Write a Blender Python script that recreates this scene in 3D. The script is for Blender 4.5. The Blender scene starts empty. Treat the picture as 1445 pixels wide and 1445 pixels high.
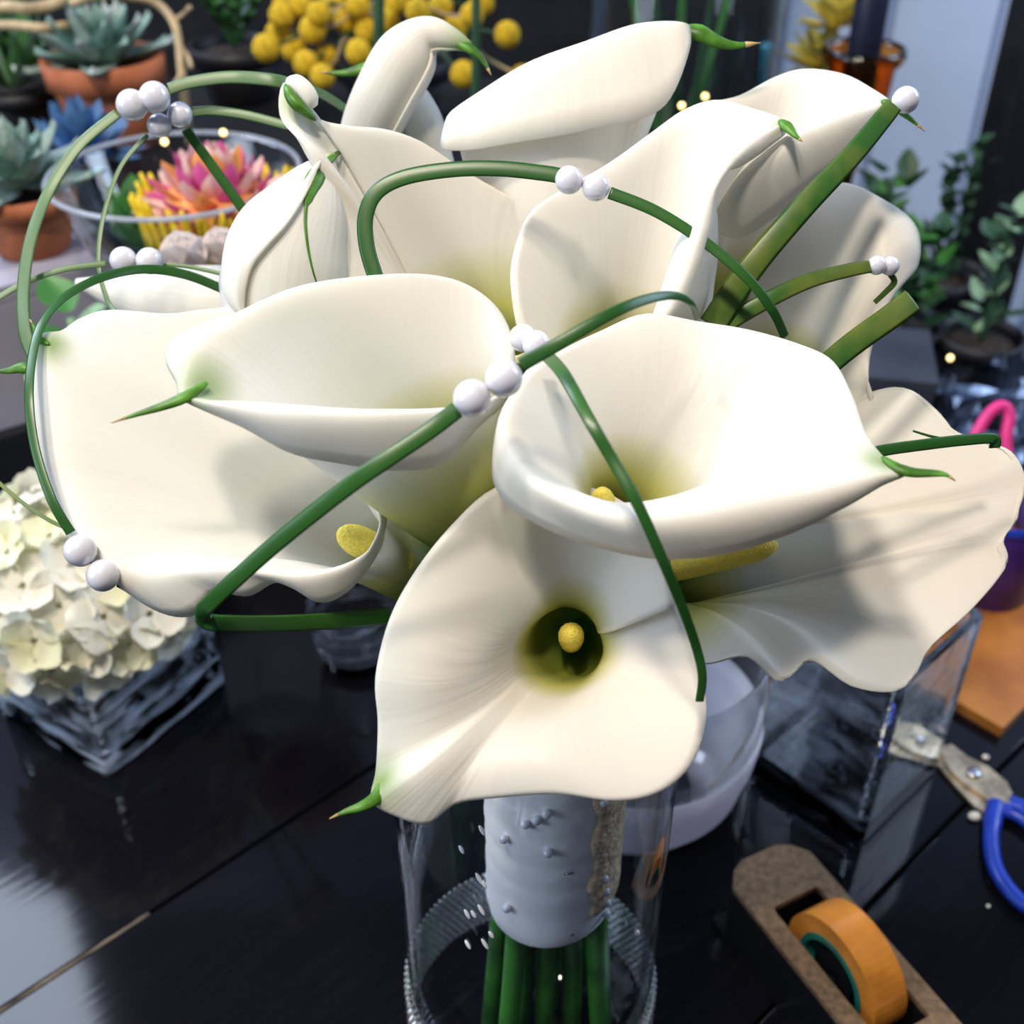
import bpy, bmesh, math, random
from mathutils import Vector, Matrix, Quaternion, noise

random.seed(7)
SC = bpy.context.scene
COL = SC.collection
PI = math.pi

# ------------------------------------------------------------------ camera
H = 0.645                       # lens height above the table top
TH = math.radians(36.0)         # downward pitch
F = 1650.0                      # focal length in pixels of the 1445 frame
CT, ST = math.cos(TH), math.sin(TH)
cam_d = bpy.data.cameras.new('camera')
cam = bpy.data.objects.new('camera', cam_d)
COL.objects.link(cam)
cam.location = (0, 0, H)
cam.rotation_euler = (PI / 2 - TH, 0, 0)
cam_d.sensor_width = 36.0
cam_d.sensor_fit = 'HORIZONTAL'
cam_d.lens = 36.0 * F / 1445.0
cam_d.clip_start = 0.02
cam_d.dof.use_dof = True
cam_d.dof.focus_distance = 0.45
cam_d.dof.aperture_fstop = 9.0
SC.camera = cam

# ------------------------------------------------------------------ world, lights, exposure
w = bpy.data.worlds.new('world'); SC.world = w
w.use_nodes = True
bg = w.node_tree.nodes['Background']
bg.inputs[0].default_value = (0.62, 0.74, 1.0, 1)
bg.inputs[1].default_value = 0.07

def area(name, loc, target, size, power, color, sy=None):
    d = bpy.data.lights.new(name, 'AREA')
    d.size = size
    if sy: d.shape = 'RECTANGLE'; d.size_y = sy
    d.energy = power; d.color = color
    o = bpy.data.objects.new(name, d); COL.objects.link(o)
    o.location = loc
    o.rotation_euler = (Vector(target) - Vector(loc)).to_track_quat('-Z', 'Y').to_euler()
    return o
# two warm ceiling spots and the shop window on the left
area('ceiling_spot_lamp', (-0.55, 0.05, 2.1), (0, 0.4, 0.35), 0.16, 14, (1.0, 0.885, 0.74))
area('ceiling_spot_lamp', (-0.2, -0.25, 2.1), (0, 0.4, 0.35), 0.16, 12, (1.0, 0.885, 0.74))
area('window_daylight', (-2.06, 2.2, 2.35), (-1.3, 0.3, 1.0), 1.25, 105, (0.72, 0.82, 1.0), 1.9)
area('window_daylight', (-2.2, -0.3, 1.3), (0, 0.4, 0.35), 1.2, 23, (0.72, 0.84, 1.0), 1.4)
area('window_daylight', (2.2, 1.3, 1.6), (0.6, 2.2, 0.2), 1.0, 26, (0.62, 0.78, 1.0), 1.2)

vs = SC.view_settings
vs.view_transform = 'Standard'; vs.look = 'None'; vs.gamma = 1.0
vs.use_curve_mapping = False
vs.exposure = 0.80

# ------------------------------------------------------------------ helpers
def at(px, py, Z):
    u = (px - 722.5) / F; v = (722.5 - py) / F
    return Vector((u * Z, Z * (CT + ST * v), H + Z * (-ST + CT * v)))

def on_z(px, py, z=0.0):
    u = (px - 722.5) / F; v = (722.5 - py) / F
    t = (z - H) / (-ST + CT * v)
    return at(px, py, t)

def tag(o, label=None, cat=None, group=None, kind=None):
    if label: o['label'] = label
    if cat: o['category'] = cat
    if group: o['group'] = group
    if kind: o['kind'] = kind
    return o

def empty(name, loc, label, cat, group=None, rz=0.0):
    o = bpy.data.objects.new(name, None); COL.objects.link(o)
    o.location = loc; o.rotation_euler = (0, 0, rz); o.empty_display_size = 0.01
    bpy.context.view_layer.update() if False else None
    return tag(o, label, cat, group)

def mesh_obj(name, verts, faces, mat, parent=None, smooth=True, world=True):
    """verts in world space; when a parent is given the mesh is expressed in its frame"""
    me = bpy.data.meshes.new(name)
    if parent is not None and world:
        Mi = pmat(parent).inverted()
        verts = [Mi @ Vector(v) for v in verts]
    me.from_pydata([tuple(v) for v in verts], [], faces)
    me.validate(); me.update()
    if smooth:
        me.polygons.foreach_set('use_smooth', [True] * len(me.polygons))
    if mat: me.materials.append(mat)
    o = bpy.data.objects.new(name, me); COL.objects.link(o)
    if parent is not None: o.parent = parent
    return o

def pmat(o):
    m = Matrix.LocRotScale(o.location, o.rotation_euler, o.scale)
    return pmat(o.parent) @ m if o.parent else m

def inst(src_mesh, name, M, parent):
    """an object sharing mesh data, world matrix M, under parent"""
    o = bpy.data.objects.new(name, src_mesh); COL.objects.link(o)
    o.parent = parent
    L = pmat(parent).inverted() @ M if parent else M
    o.location, q, o.scale = L.decompose(); o.rotation_euler = q.to_euler()
    return o

def cr(p0, p1, p2, p3, t):
    return 0.5 * ((2 * p1) + (p2 - p0) * t + (2 * p0 - 5 * p1 + 4 * p2 - p3) * t * t + (3 * p1 - p0 - 3 * p2 + p3) * t ** 3)

def spline(pts, n, closed=False):
    """n samples through Vector/float list, Catmull-Rom, uniform in index"""
    m = len(pts); out = []
    segs = m if closed else m - 1
    for k in range(n):
        x = k * segs / (n if closed else n - 1)
        i = min(int(x), segs - 1); t = x - i
        g = (lambda j: pts[j % m]) if closed else (lambda j: pts[min(max(j, 0), m - 1)])
        out.append(cr(g(i - 1), g(i), g(i + 1), g(i + 2), t))
    return out

def grid_faces(nr, nc, closed):
    f = []
    for r in range(nr - 1):
        for c in range(nc if closed else nc - 1):
            d = (c + 1) % nc
            f.append((r * nc + c, r * nc + d, (r + 1) * nc + d, (r + 1) * nc + c))
    return f

def tube_geo(pts, radii, nseg=10, flat=1.0, normal=None, cap=True, fixed=None):
    """verts, faces of a tube along pts; flat<1 squashes along the transported normal"""
    n = len(pts); V = []; Fc = []
    t0 = (pts[1] - pts[0]).normalized()
    nv = Vector(normal) if normal is not None else Vector((0.1, -0.5, 0.85))
    nv = (nv - t0 * nv.dot(t0)).normalized()
    for i in range(n):
        t = (pts[min(i + 1, n - 1)] - pts[max(i - 1, 0)]).normalized()
        if fixed is not None: nv = Vector(fixed)
        nv = (nv - t * nv.dot(t))
        if nv.length < 1e-6: nv = t.orthogonal()
        nv.normalize(); b = t.cross(nv)
        for k in range(nseg):
            a = 2 * PI * k / nseg
            V.append(pts[i] + b * math.cos(a) * radii[i] + nv * math.sin(a) * radii[i] * flat)
    Fc = grid_faces(n, nseg, True)
    if cap:
        Fc.append(tuple(range(nseg))[::-1]); Fc.append(tuple((n - 1) * nseg + k for k in range(nseg)))
    return V, Fc

def tube(name, pts, radii, mat, parent=None, nseg=10, flat=1.0, normal=None):
    V, Fc = tube_geo(pts, radii, nseg, flat, normal)
    return mesh_obj(name, V, Fc, mat, parent)

def lathe_geo(profile, seg=48, center=(0, 0, 0), closed_profile=False):
    V = []; c = Vector(center)
    for r, z in profile:
        for k in range(seg):
            a = 2 * PI * k / seg
            V.append(c + Vector((r * math.cos(a), r * math.sin(a), z)))
    n = len(profile)
    Fc = grid_faces(n, seg, True)
    if profile[0][0] < 1e-6 or True:
        if profile[0][0] > 1e-9 and not closed_profile: Fc.append(tuple(range(seg))[::-1])
        if profile[-1][0] > 1e-9 and not closed_profile: Fc.append(tuple((n - 1) * seg + k for k in range(seg)))
    if closed_profile:
        for k in range(seg):
            d = (k + 1) % seg
            Fc.append(((n - 1) * seg + k, (n - 1) * seg + d, d, k))
    return V, Fc

def lathe(name, profile, mat, parent=None, seg=48, center=(0, 0, 0), closed_profile=False):
    V, Fc = lathe_geo(profile, seg, center, closed_profile)
    return mesh_obj(name, V, Fc, mat, parent)

def box_geo(cx, cy, z0, z1, hx, hy, rz=0.0, bev=0.0):
    c, s = math.cos(rz), math.sin(rz)
    bm = bmesh.new(); bmesh.ops.create_cube(bm, size=1.0)
    for v in bm.verts:
        v.co = Vector((v.co.x * 2 * hx, v.co.y * 2 * hy, (v.co.z + 0.5) * (z1 - z0) + z0))
    if bev: bmesh.ops.bevel(bm, geom=bm.edges[:], offset=bev, segments=2, affect='EDGES', profile=0.7)
    for v in bm.verts:
        x, y = v.co.x, v.co.y
        v.co.x = cx + x * c - y * s; v.co.y = cy + x * s + y * c
    bm.verts.index_update()
    V = [v.co.copy() for v in bm.verts]; Fc = [tuple(v.index for v in f.verts) for f in bm.faces]
    bm.free(); return V, Fc

def box(name, cx, cy, z0, z1, hx, hy, mat, parent=None, rz=0.0, bev=0.002):
    V, Fc = box_geo(cx, cy, z0, z1, hx, hy, rz, bev)
    return mesh_obj(name, V, Fc, mat, parent, smooth=False)

def sphere_mesh(name, r, mat, seg=20, rings=12):
    me = bpy.data.meshes.new(name); bm = bmesh.new()
    bmesh.ops.create_uvsphere(bm, u_segments=seg, v_segments=rings, radius=r)
    bm.to_mesh(me); bm.free()
    me.polygons.foreach_set('use_smooth', [True] * len(me.polygons))
    if mat: me.materials.append(mat)
    return me

# ------------------------------------------------------------------ materials
def new_mat(name):
    m = bpy.data.materials.new(name); m.use_nodes = True
    nt = m.node_tree; return m, nt, nt.nodes['Principled BSDF']

def pmatl(name, color, rough=0.5, metal=0.0, var=0.12, scale=60.0, bump=0.0, bscale=None, trans=0.0, ior=1.45,
          coat=0.0, sheen=0.0, spec=0.5, translucent=0.0, color2=None, sss=0.0, emit=None):
    m, nt, b = new_mat(name); N = nt.nodes; L = nt.links
    b.inputs['Roughness'].default_value = rough; b.inputs['Metallic'].default_value = metal
    b.inputs['Transmission Weight'].default_value = trans; b.inputs['IOR'].default_value = ior
    b.inputs['Coat Weight'].default_value = coat; b.inputs['Sheen Weight'].default_value = sheen
    b.inputs['Specular IOR Level'].default_value = spec
    tc = N.new('ShaderNodeTexCoord')
    nz = N.new('ShaderNodeTexNoise'); nz.inputs['Scale'].default_value = scale; nz.inputs['Detail'].default_value = 4
    L.new(tc.outputs['Object'], nz.inputs['Vector'])
    mx = N.new('ShaderNodeMix'); mx.data_type = 'RGBA'
    c2 = color2 or tuple(max(0, c * (1 - 2 * var)) for c in color)
    c1 = color if color2 else tuple(min(1, c * (1 + var)) for c in color)
    mx.inputs[6].default_value = (*c1, 1); mx.inputs[7].default_value = (*c2, 1)
    rp = N.new('ShaderNodeValToRGB'); rp.color_ramp.elements[0].position = 0.35; rp.color_ramp.elements[1].position = 0.65
    L.new(nz.outputs['Fac'], rp.inputs[0]); L.new(rp.outputs[0], mx.inputs[0])
    L.new(mx.outputs[2], b.inputs['Base Color'])
    if bump:
        n2 = N.new('ShaderNodeTexNoise'); n2.inputs['Scale'].default_value = bscale or scale * 4
        L.new(tc.outputs['Object'], n2.inputs['Vector'])
        bp = N.new('ShaderNodeBump'); bp.inputs['Strength'].default_value = bump; bp.inputs['Distance'].default_value = 0.002
        L.new(n2.outputs['Fac'], bp.inputs['Height']); L.new(bp.outputs[0], b.inputs['Normal'])
    if emit:
        b.inputs['Emission Color'].default_value = (*emit[0], 1); b.inputs['Emission Strength'].default_value = emit[1]
    if translucent:
        tr = N.new('ShaderNodeBsdfTranslucent'); L.new(mx.outputs[2], tr.inputs[0])
        ms = N.new('ShaderNodeMixShader'); ms.inputs[0].default_value = translucent
        out = N['Material Output']
        L.new(b.outputs[0], ms.inputs[1]); L.new(tr.outputs[0], ms.inputs[2]); L.new(ms.outputs[0], out.inputs[0])
    return m

def glass_mat(name, color=(1, 1, 1), rough=0.0, ior=1.45, bump=0.0, bscale=30):
    m, nt, b = new_mat(name)
    b.inputs['Base Color'].default_value = (*color, 1)
    b.inputs['Roughness'].default_value = rough
    b.inputs['Transmission Weight'].default_value = 1.0
    b.inputs['IOR'].default_value = ior
    N = nt.nodes; L = nt.links
    tc = N.new('ShaderNodeTexCoord'); nz = N.new('ShaderNodeTexNoise'); nz.inputs['Scale'].default_value = bscale
    bp = N.new('ShaderNodeBump'); bp.inputs['Strength'].default_value = bump; bp.inputs['Distance'].default_value = 0.004
    L.new(tc.outputs['Object'], nz.inputs['Vector']); L.new(nz.outputs['Fac'], bp.inputs['Height'])
    L.new(bp.outputs[0], b.inputs['Normal'])
    return m

def thin_glass(name, color=(1, 1, 1), rough=0.0, bump=0.0, bscale=20):
    """thin walled glass: clear see-through with Fresnel reflections"""
    m, nt, b = new_mat(name); N = nt.nodes; L = nt.links
    N.remove(b)
    lw = N.new('ShaderNodeLayerWeight'); lw.inputs[0].default_value = 0.5
    pw = N.new('ShaderNodeMath'); pw.operation = 'POWER'; pw.inputs[1].default_value = 4.0
    fr = N.new('ShaderNodeMath'); fr.operation = 'MULTIPLY_ADD'; fr.inputs[1].default_value = 0.85; fr.inputs[2].default_value = 0.04
    L.new(lw.outputs['Facing'], pw.inputs[0]); L.new(pw.outputs[0], fr.inputs[0])
    t = N.new('ShaderNodeBsdfTransparent'); t.inputs[0].default_value = (*color, 1)
    g = N.new('ShaderNodeBsdfGlossy'); g.inputs['Roughness'].default_value = rough
    tc = N.new('ShaderNodeTexCoord'); nz = N.new('ShaderNodeTexNoise'); nz.inputs['Scale'].default_value = bscale
    bp = N.new('ShaderNodeBump'); bp.inputs['Strength'].default_value = bump; bp.inputs['Distance'].default_value = 0.004
    L.new(tc.outputs['Object'], nz.inputs['Vector']); L.new(nz.outputs['Fac'], bp.inputs['Height'])
    L.new(bp.outputs[0], g.inputs['Normal']); L.new(bp.outputs[0], lw.inputs['Normal'])
    ms = N.new('ShaderNodeMixShader')
    L.new(fr.outputs[0], ms.inputs[0]); L.new(t.outputs[0], ms.inputs[1]); L.new(g.outputs[0], ms.inputs[2])
    L.new(ms.outputs[0], N['Material Output'].inputs[0])
    return m

def spathe_mat():
    m, nt, b = new_mat('lily_spathe'); N = nt.nodes; L = nt.links
    ag = N.new('ShaderNodeAttribute'); ag.attribute_name = 'green'
    at_ = N.new('ShaderNodeAttribute'); at_.attribute_name = 'throat'
    tc = N.new('ShaderNodeTexCoord')
    nz = N.new('ShaderNodeTexNoise'); nz.inputs['Scale'].default_value = 9.0; nz.inputs['Detail'].default_value = 3
    L.new(tc.outputs['Object'], nz.inputs['Vector'])
    # ivory with faint pink-cream patches
    m0 = N.new('ShaderNodeMix'); m0.data_type = 'RGBA'
    m0.inputs[6].default_value = (0.875, 0.865, 0.81, 1); m0.inputs[7].default_value = (0.885, 0.84, 0.765, 1)
    rp = N.new('ShaderNodeValToRGB'); rp.color_ramp.elements[0].position = 0.4; rp.color_ramp.elements[1].position = 0.65
    L.new(nz.outputs['Fac'], rp.inputs[0]); L.new(rp.outputs[0], m0.inputs[0])
    # yellow-green throat; its darkest olive also has the depth shade painted in
    m1 = N.new('ShaderNodeMix'); m1.data_type = 'RGBA'
    r1 = N.new('ShaderNodeValToRGB')
    e = r1.color_ramp.elements; e[0].position = 0.0; e[0].color = (0.13, 0.16, 0.018, 1)
    e[1].position = 0.62; e[1].color = (1, 1, 1, 1)
    x = e.new(0.20); x.color = (0.20, 0.25, 0.03, 1)
    x = e.new(0.36); x.color = (0.68, 0.70, 0.24, 1)
    L.new(at_.outputs['Fac'], r1.inputs[0])
    m1.blend_type = 'MULTIPLY'; m1.inputs[0].default_value = 1.0
    L.new(m0.outputs[2], m1.inputs[6]); L.new(r1.outputs[0], m1.inputs[7])
    m2 = N.new('ShaderNodeMix'); m2.data_type = 'RGBA'
    m2.inputs[7].default_value = (0.20, 0.36, 0.05, 1)
    L.new(ag.outputs['Fac'], m2.inputs[0]); L.new(m1.outputs[2], m2.inputs[6])
    L.new(m2.outputs[2], b.inputs['Base Color'])
    b.inputs['Roughness'].default_value = 0.5
    b.inputs['Specular IOR Level'].default_value = 0.3
    # fine lengthwise veins
    uv = N.new('ShaderNodeUVMap'); uv.uv_map = 'UVMap'
    mp = N.new('ShaderNodeMapping'); mp.inputs['Scale'].default_value = (70, 1.2, 1)
    L.new(uv.outputs[0], mp.inputs[0])
    n2 = N.new('ShaderNodeTexNoise'); n2.inputs['Scale'].default_value = 1.0; n2.inputs['Detail'].default_value = 2
    L.new(mp.outputs[0], n2.inputs['Vector'])
    bp = N.new('ShaderNodeBump'); bp.inputs['Strength'].default_value = 0.12; bp.inputs['Distance'].default_value = 0.003
    L.new(n2.outputs['Fac'], bp.inputs['Height']); L.new(bp.outputs[0], b.inputs['Normal'])
    tr = N.new('ShaderNodeBsdfTranslucent'); L.new(m2.outputs[2], tr.inputs[0])
    ms = N.new('ShaderNodeMixShader'); ms.inputs[0].default_value = 0.36
    L.new(b.outputs[0], ms.inputs[1]); L.new(tr.outputs[0], ms.inputs[2])
    L.new(ms.outputs[0], N['Material Output'].inputs[0])
    return m

M = {}
M['spathe'] = spathe_mat()
M['tip'] = pmatl('lily_tip_green', (0.085, 0.25, 0.022), 0.4, var=0.25, scale=120, translucent=0.2)
M['tipend'] = pmatl('lily_tip_brown', (0.45, 0.30, 0.12), 0.6)
M['spadix'] = pmatl('spadix_yellow', (0.86, 0.68, 0.10), 0.75, var=0.08, scale=900, bump=0.6, bscale=1400)
M['stem'] = pmatl('lily_stem', (0.045, 0.21, 0.025), 0.42, var=0.3, scale=40)
M['grass'] = pmatl('bear_grass', (0.014, 0.072, 0.011), 0.33, color2=(0.024, 0.098, 0.014), scale=14)
M['grass_pale'] = pmatl('pale_grass', (0.085, 0.165, 0.062), 0.4, var=0.12, scale=10)
M['grass_olive'] = pmatl('olive_grass', (0.022, 0.088, 0.012), 0.35, color2=(0.15, 0.17, 0.028), scale=30)
M['pearl'] = pmatl('pearl', (0.66, 0.66, 0.75), 0.22, var=0.02, coat=1.0, spec=0.7, sheen=0.2)
M['wire'] = pmatl('bead_wire', (0.25, 0.25, 0.25), 0.3, metal=1.0)
M['satin'] = pmatl('satin_ribbon', (0.95, 0.94, 0.94), 0.4, var=0.02, scale=30, bump=0.12, bscale=160, sheen=0.4)
M['lace'] = pmatl('lace', (0.78, 0.58, 0.38), 0.85, var=0.15, scale=160, bump=0.9, bscale=260)
M['glass'] = thin_glass('clear_glass', (0.955, 0.97, 0.985), 0.02, 0.05, 14)
def thick_glass(name, painted_glint, bump):  # pale streaks paint the window light and sparkle into the glass
    m = glass_mat(name, (0.93, 0.965, 1.0), 0.0, 1.47, bump, 45)
    nt = m.node_tree; N = nt.nodes; L = nt.links; b = N['Principled BSDF']
    d = N.new('ShaderNodeBsdfTranslucent'); d.inputs[0].default_value = (0.75, 0.84, 1.0, 1)
    d2 = N.new('ShaderNodeBsdfDiffuse'); d2.inputs[0].default_value = (0.75, 0.84, 1.0, 1)
    md = N.new('ShaderNodeMixShader'); md.inputs[0].default_value = 0.5
    L.new(d.outputs[0], md.inputs[1]); L.new(d2.outputs[0], md.inputs[2])
    tc = N.new('ShaderNodeTexCoord'); nz = N.new('ShaderNodeTexNoise'); nz.inputs['Scale'].default_value = 1; nz.inputs['Detail'].default_value = 2; nz.inputs['Distortion'].default_value = 0.6
    mp = N.new('ShaderNodeMapping'); mp.inputs['Scale'].default_value = (22, 22, 90)
    L.new(tc.outputs['Object'], mp.inputs[0]); L.new(mp.outputs[0], nz.inputs['Vector'])
    rp = N.new('ShaderNodeValToRGB'); rp.color_ramp.elements[0].position = 0.5; rp.color_ramp.elements[1].position = 0.66
    rp.color_ramp.elements[0].color = (0.0, 0.0, 0.0, 1); rp.color_ramp.elements[1].color = (painted_glint, painted_glint, painted_glint, 1)
    L.new(nz.outputs['Fac'], rp.inputs[0])
    ms = N.new('ShaderNodeMixShader'); L.new(rp.outputs[0], ms.inputs[0]); L.new(b.outputs[0], ms.inputs[1]); L.new(md.outputs[0], ms.inputs[2])
    L.new(ms.outputs[0], N['Material Output'].inputs[0]); return m
M['glass_thick'] = thick_glass('thick_glass', 0.16, 0.12)
M['glass_painted_glint'] = thick_glass('thick_painted_glint_glass', 0.85, 0.35)
M['frost'] = pmatl('frosted_glass', (0.86, 0.82, 0.86), 0.75, var=0.05, scale=20, translucent=0.45)
M['stone'] = pmatl('rhinestone', (0.92, 0.92, 0.95), 0.08, metal=0.85, var=0.1, scale=600)
M['goldstone'] = pmatl('gold_rhinestone', (0.95, 0.82, 0.55), 0.1, metal=0.9, var=0.1, scale=600)
M['drop'] = glass_mat('water', (1, 1, 1), 0.0, 1.33)
M['bulb'] = pmatl('fairy_bulb', (1.0, 0.85, 0.45), 0.3, emit=((1.0, 0.66, 0.22), 2.2))

def spathe_extra(o, nr, nc, green, throat):
    me = o.data
    a = me.attributes.new('green', 'FLOAT', 'POINT'); a.data.foreach_set('value', green)
    a = me.attributes.new('throat', 'FLOAT', 'POINT'); a.data.foreach_set('value', throat)
    uv = me.uv_layers.new(name='UVMap')
    for p in me.polygons:
        for li in p.loop_indices:
            vi = me.loops[li].vertex_index
            uv.data[li].uv = ((vi % nc) / nc, (vi // nc) / nr)
    s = o.modifiers.new('thickness', 'SOLIDIFY'); s.thickness = 0.0009; s.offset = 0

# ------------------------------------------------------------------ table: dark planks running diagonally
DIR = Vector((0.731, 0.682, 0)); ROT = math.atan2(DIR.y, DIR.x)
PER = Vector((-DIR.y, DIR.x, 0))
def table_mat():
    m, nt, b = new_mat('dark_table_wood'); N = nt.nodes; L = nt.links
    tc = N.new('ShaderNodeTexCoord'); mp = N.new('ShaderNodeMapping'); mp.inputs['Scale'].default_value = (3, 60, 60)
    L.new(tc.outputs['Object'], mp.inputs[0])
    nz = N.new('ShaderNodeTexNoise'); nz.inputs['Scale'].default_value = 4; nz.inputs['Detail'].default_value = 6
    L.new(mp.outputs[0], nz.inputs['Vector'])
    rp = N.new('ShaderNodeValToRGB')
    rp.color_ramp.elements[0].color = (0.0022, 0.0022, 0.0042, 1); rp.color_ramp.elements[1].color = (0.006, 0.0055, 0.008, 1)
    L.new(nz.outputs['Fac'], rp.inputs[0]); L.new(rp.outputs[0], b.inputs['Base Color'])
    b.inputs['Roughness'].default_value = 0.07
    b.inputs['Specular IOR Level'].default_value = 0.16
    bp = N.new('ShaderNodeBump'); bp.inputs['Strength'].default_value = 0.025; bp.inputs['Distance'].default_value = 0.002
    L.new(nz.outputs['Fac'], bp.inputs['Height']); L.new(bp.outputs[0], b.inputs['Normal'])
    return m
M['table'] = table_mat()
M['table_edge'] = pmatl('worn_plank_edge', (0.20, 0.15, 0.10), 0.8, color2=(0.006, 0.006, 0.008), scale=25)
S0 = Vector((-0.303, 0.386, 0))                       # a point of the seam seen in the photograph
tbl = empty('table', S0 + DIR * 0.2, 'dark navy black wooden table under the bouquet and vases', 'table', rz=ROT)
PW = 0.31
for k in range(-3, 3):
    c = S0 + DIR * 0.25 + PER * (PW * (k + 0.5))
    box('plank', c.x, c.y, -0.035, 0.0, 0.95, PW / 2 - 0.0012, M['table'], tbl, ROT, 0.0015)
# worn pale streak along the seam
wp = [S0 - DIR * 0.1 + DIR * (0.006 * i) for i in range(34)]
V = []; 
for i, p in enumerate(wp):
    wd = 0.0011 + 0.0012 * abs(noise.noise(Vector((i * 0.45, 3, 1))))
    V += [p + PER * -0.0012 + Vector((0, 0, 0.0002)), p + PER * (wd * 1.2 - 0.0008) + Vector((0, 0, 0.0004)), p + PER * (wd * 1.2 - 0.0008) - Vector((0, 0, 0.004)), p - PER * 0.0012 - Vector((0, 0, 0.004))]
mesh_obj('worn_edge', V, grid_faces(len(wp), 4, True) + [(0, 1, 2, 3), tuple(4 * (len(wp) - 1) + k for k in (3, 2, 1, 0))], M['table_edge'], tbl)
for a, b in ((-0.62, -0.85), (-0.62, 0.85), (1.12, -0.85), (1.12, 0.85)):
    c = S0 + DIR * a + PER * b
    box('leg', c.x, c.y, -0.9, -0.035, 0.035, 0.035, M['table'], tbl, ROT)

# ------------------------------------------------------------------ room
M['floor'] = pmatl('shop_floor', (0.10, 0.09, 0.09), 0.6, var=0.2, scale=6)
M['wallw'] = pmatl('white_panel_wall', (0.58, 0.68, 0.88), 0.6, var=0.03, scale=4)
M['dark'] = pmatl('black_paint', (0.012, 0.013, 0.018), 0.5, var=0.2, scale=20)
M['darkgrey'] = pmatl('dark_grey_paint', (0.028, 0.034, 0.05), 0.6, var=0.2, scale=12)
fl = box('floor', 0, 0.6, -0.95, -0.9, 3.2, 2.6, M['floor'], bev=0); tag(fl, 'dark shop floor beneath the table', 'floor', kind='structure')
wb = box('wall_back', 0, 2.35, -0.9, 2.6, 3.1, 0.05, M['wallw'], bev=0)
tag(wb, 'pale blue white panelled wall at the back', 'wall', kind='structure')
wl = box('wall_left', -3.15, 0.6, -0.9, 2.6, 0.05, 2.6, M['darkgrey'], bev=0)
tag(wl, 'dark grey side wall on the left', 'wall', kind='structure')
wr_ = box('wall_right', 3.15, 0.6, -0.9, 2.6, 0.05, 2.6, M['darkgrey'], bev=0)
tag(wr_, 'dark grey side wall on the right', 'wall', kind='structure')
for i in range(14):                                      # boards of the panelled wall
    x = 0.2 + i * 0.2
    pb = box('panel_board', x, 2.29, -0.9, 2.6, 0.094, 0.012, M['wallw'], wb, bev=0.004)

# ------------------------------------------------------------------ calla lilies
AX = Vector((0.0186, 0.352, 0))          # axis of the bound stems inside the vase
WR = 0.031                               # radius of the ribbon wrap
LILIES = []
SLOTS = []
for n, r in ((1, 0.0), (6, 0.0105), (10, 0.0205)):
    for k in range(n):
        a = 2 * PI * k / n + r * 40
        SLOTS.append(AX + Vector((r * math.cos(a), r * math.sin(a), 0)))
def take_slot(p):
    """nearest free place in the bundle towards the side the flower leans to"""
    d = Vector((p.x - AX.x, p.y - AX.y, 0))
    d = d.normalized() * 0.02 if d.length > 1e-4 else d
    s = min(SLOTS, key=lambda q: (q - AX - d).length)
    SLOTS.remove(s); return s

def add_stem(root, S, axis, rad=0.0052):
    sl = take_slot(S)
    top = Vector((AX.x + (sl.x - AX.x) * 0.85, AX.y + (sl.y - AX.y) * 0.85, 0.285))
    mid = S - axis * 0.03
    k = [S, mid, Vector((top.x * 0.75 + mid.x * 0.25, top.y * 0.75 + mid.y * 0.25, max(0.305, mid.z * 0.45 + 0.155))), top,
         Vector((sl.x, sl.y, 0.22)), Vector((sl.x * 1.0 + (sl.x - AX.x) * 0.25, sl.y + (sl.y - AX.y) * 0.25, 0.13)),
         Vector((sl.x + (sl.x - AX.x) * 0.55, sl.y + (sl.y - AX.y) * 0.55, 0.035 + 0.03 * random.random()))]
    pts = spline(k, 34)
    tube('stem', pts, [rad * (0.9 + 0.1 * math.sin(i)) if 0 else rad for i in range(len(pts))], M['stem'], root, 9)

def rel(P, Z0):
    return at(P[0], P[1], Z0 + P[2] / 1000.0)

def make_tip(root, pix, Z0, r0, seg=16):
    """green drawn-out tip; pix = [(px,py,dz)...] from base to point, r0 base radius in metres"""
    pts = spline([rel(p, Z0) for p in pix], seg)
    rr = [max(0.0003, r0 * 1.12 * min(1.0, 0.12 + 3.2 * i / (seg - 1)) ** 0.7 * (1 - (i / (seg - 1))) ** 0.75) for i in range(seg)]
    t = tube('tip', pts, rr, M['tip'], root, 8, 0.6)
    e = pts[-3:]
    tube('tip_point', [e[0], e[1], e[2], e[2] + (e[2] - e[1]) * 0.8], [rr[-3] * 1.05, rr[-2] * 1.1, rr[-1] * 1.1, 0.0002], M['tipend'], t, 6)
    return t

def spadix(root, a, b, r):
    ax = (b - a); L = ax.length; ax.normalize()
    n = 14; pts = []; rr = []
    for i in range(n):
        t = 1 - (1 - i / (n - 1)) ** 1.9
        pts.append(a + ax * L * t)
        rr.append(max(0.0004, r * (0.92 + 0.08 * math.sin(t * 3)) * math.sqrt(max(0.0, 1 - max(0, (t - 0.72) / 0.28) ** 2))))
    o = tube('spadix', pts, rr, M['spadix'], root, 14)
    return o

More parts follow.
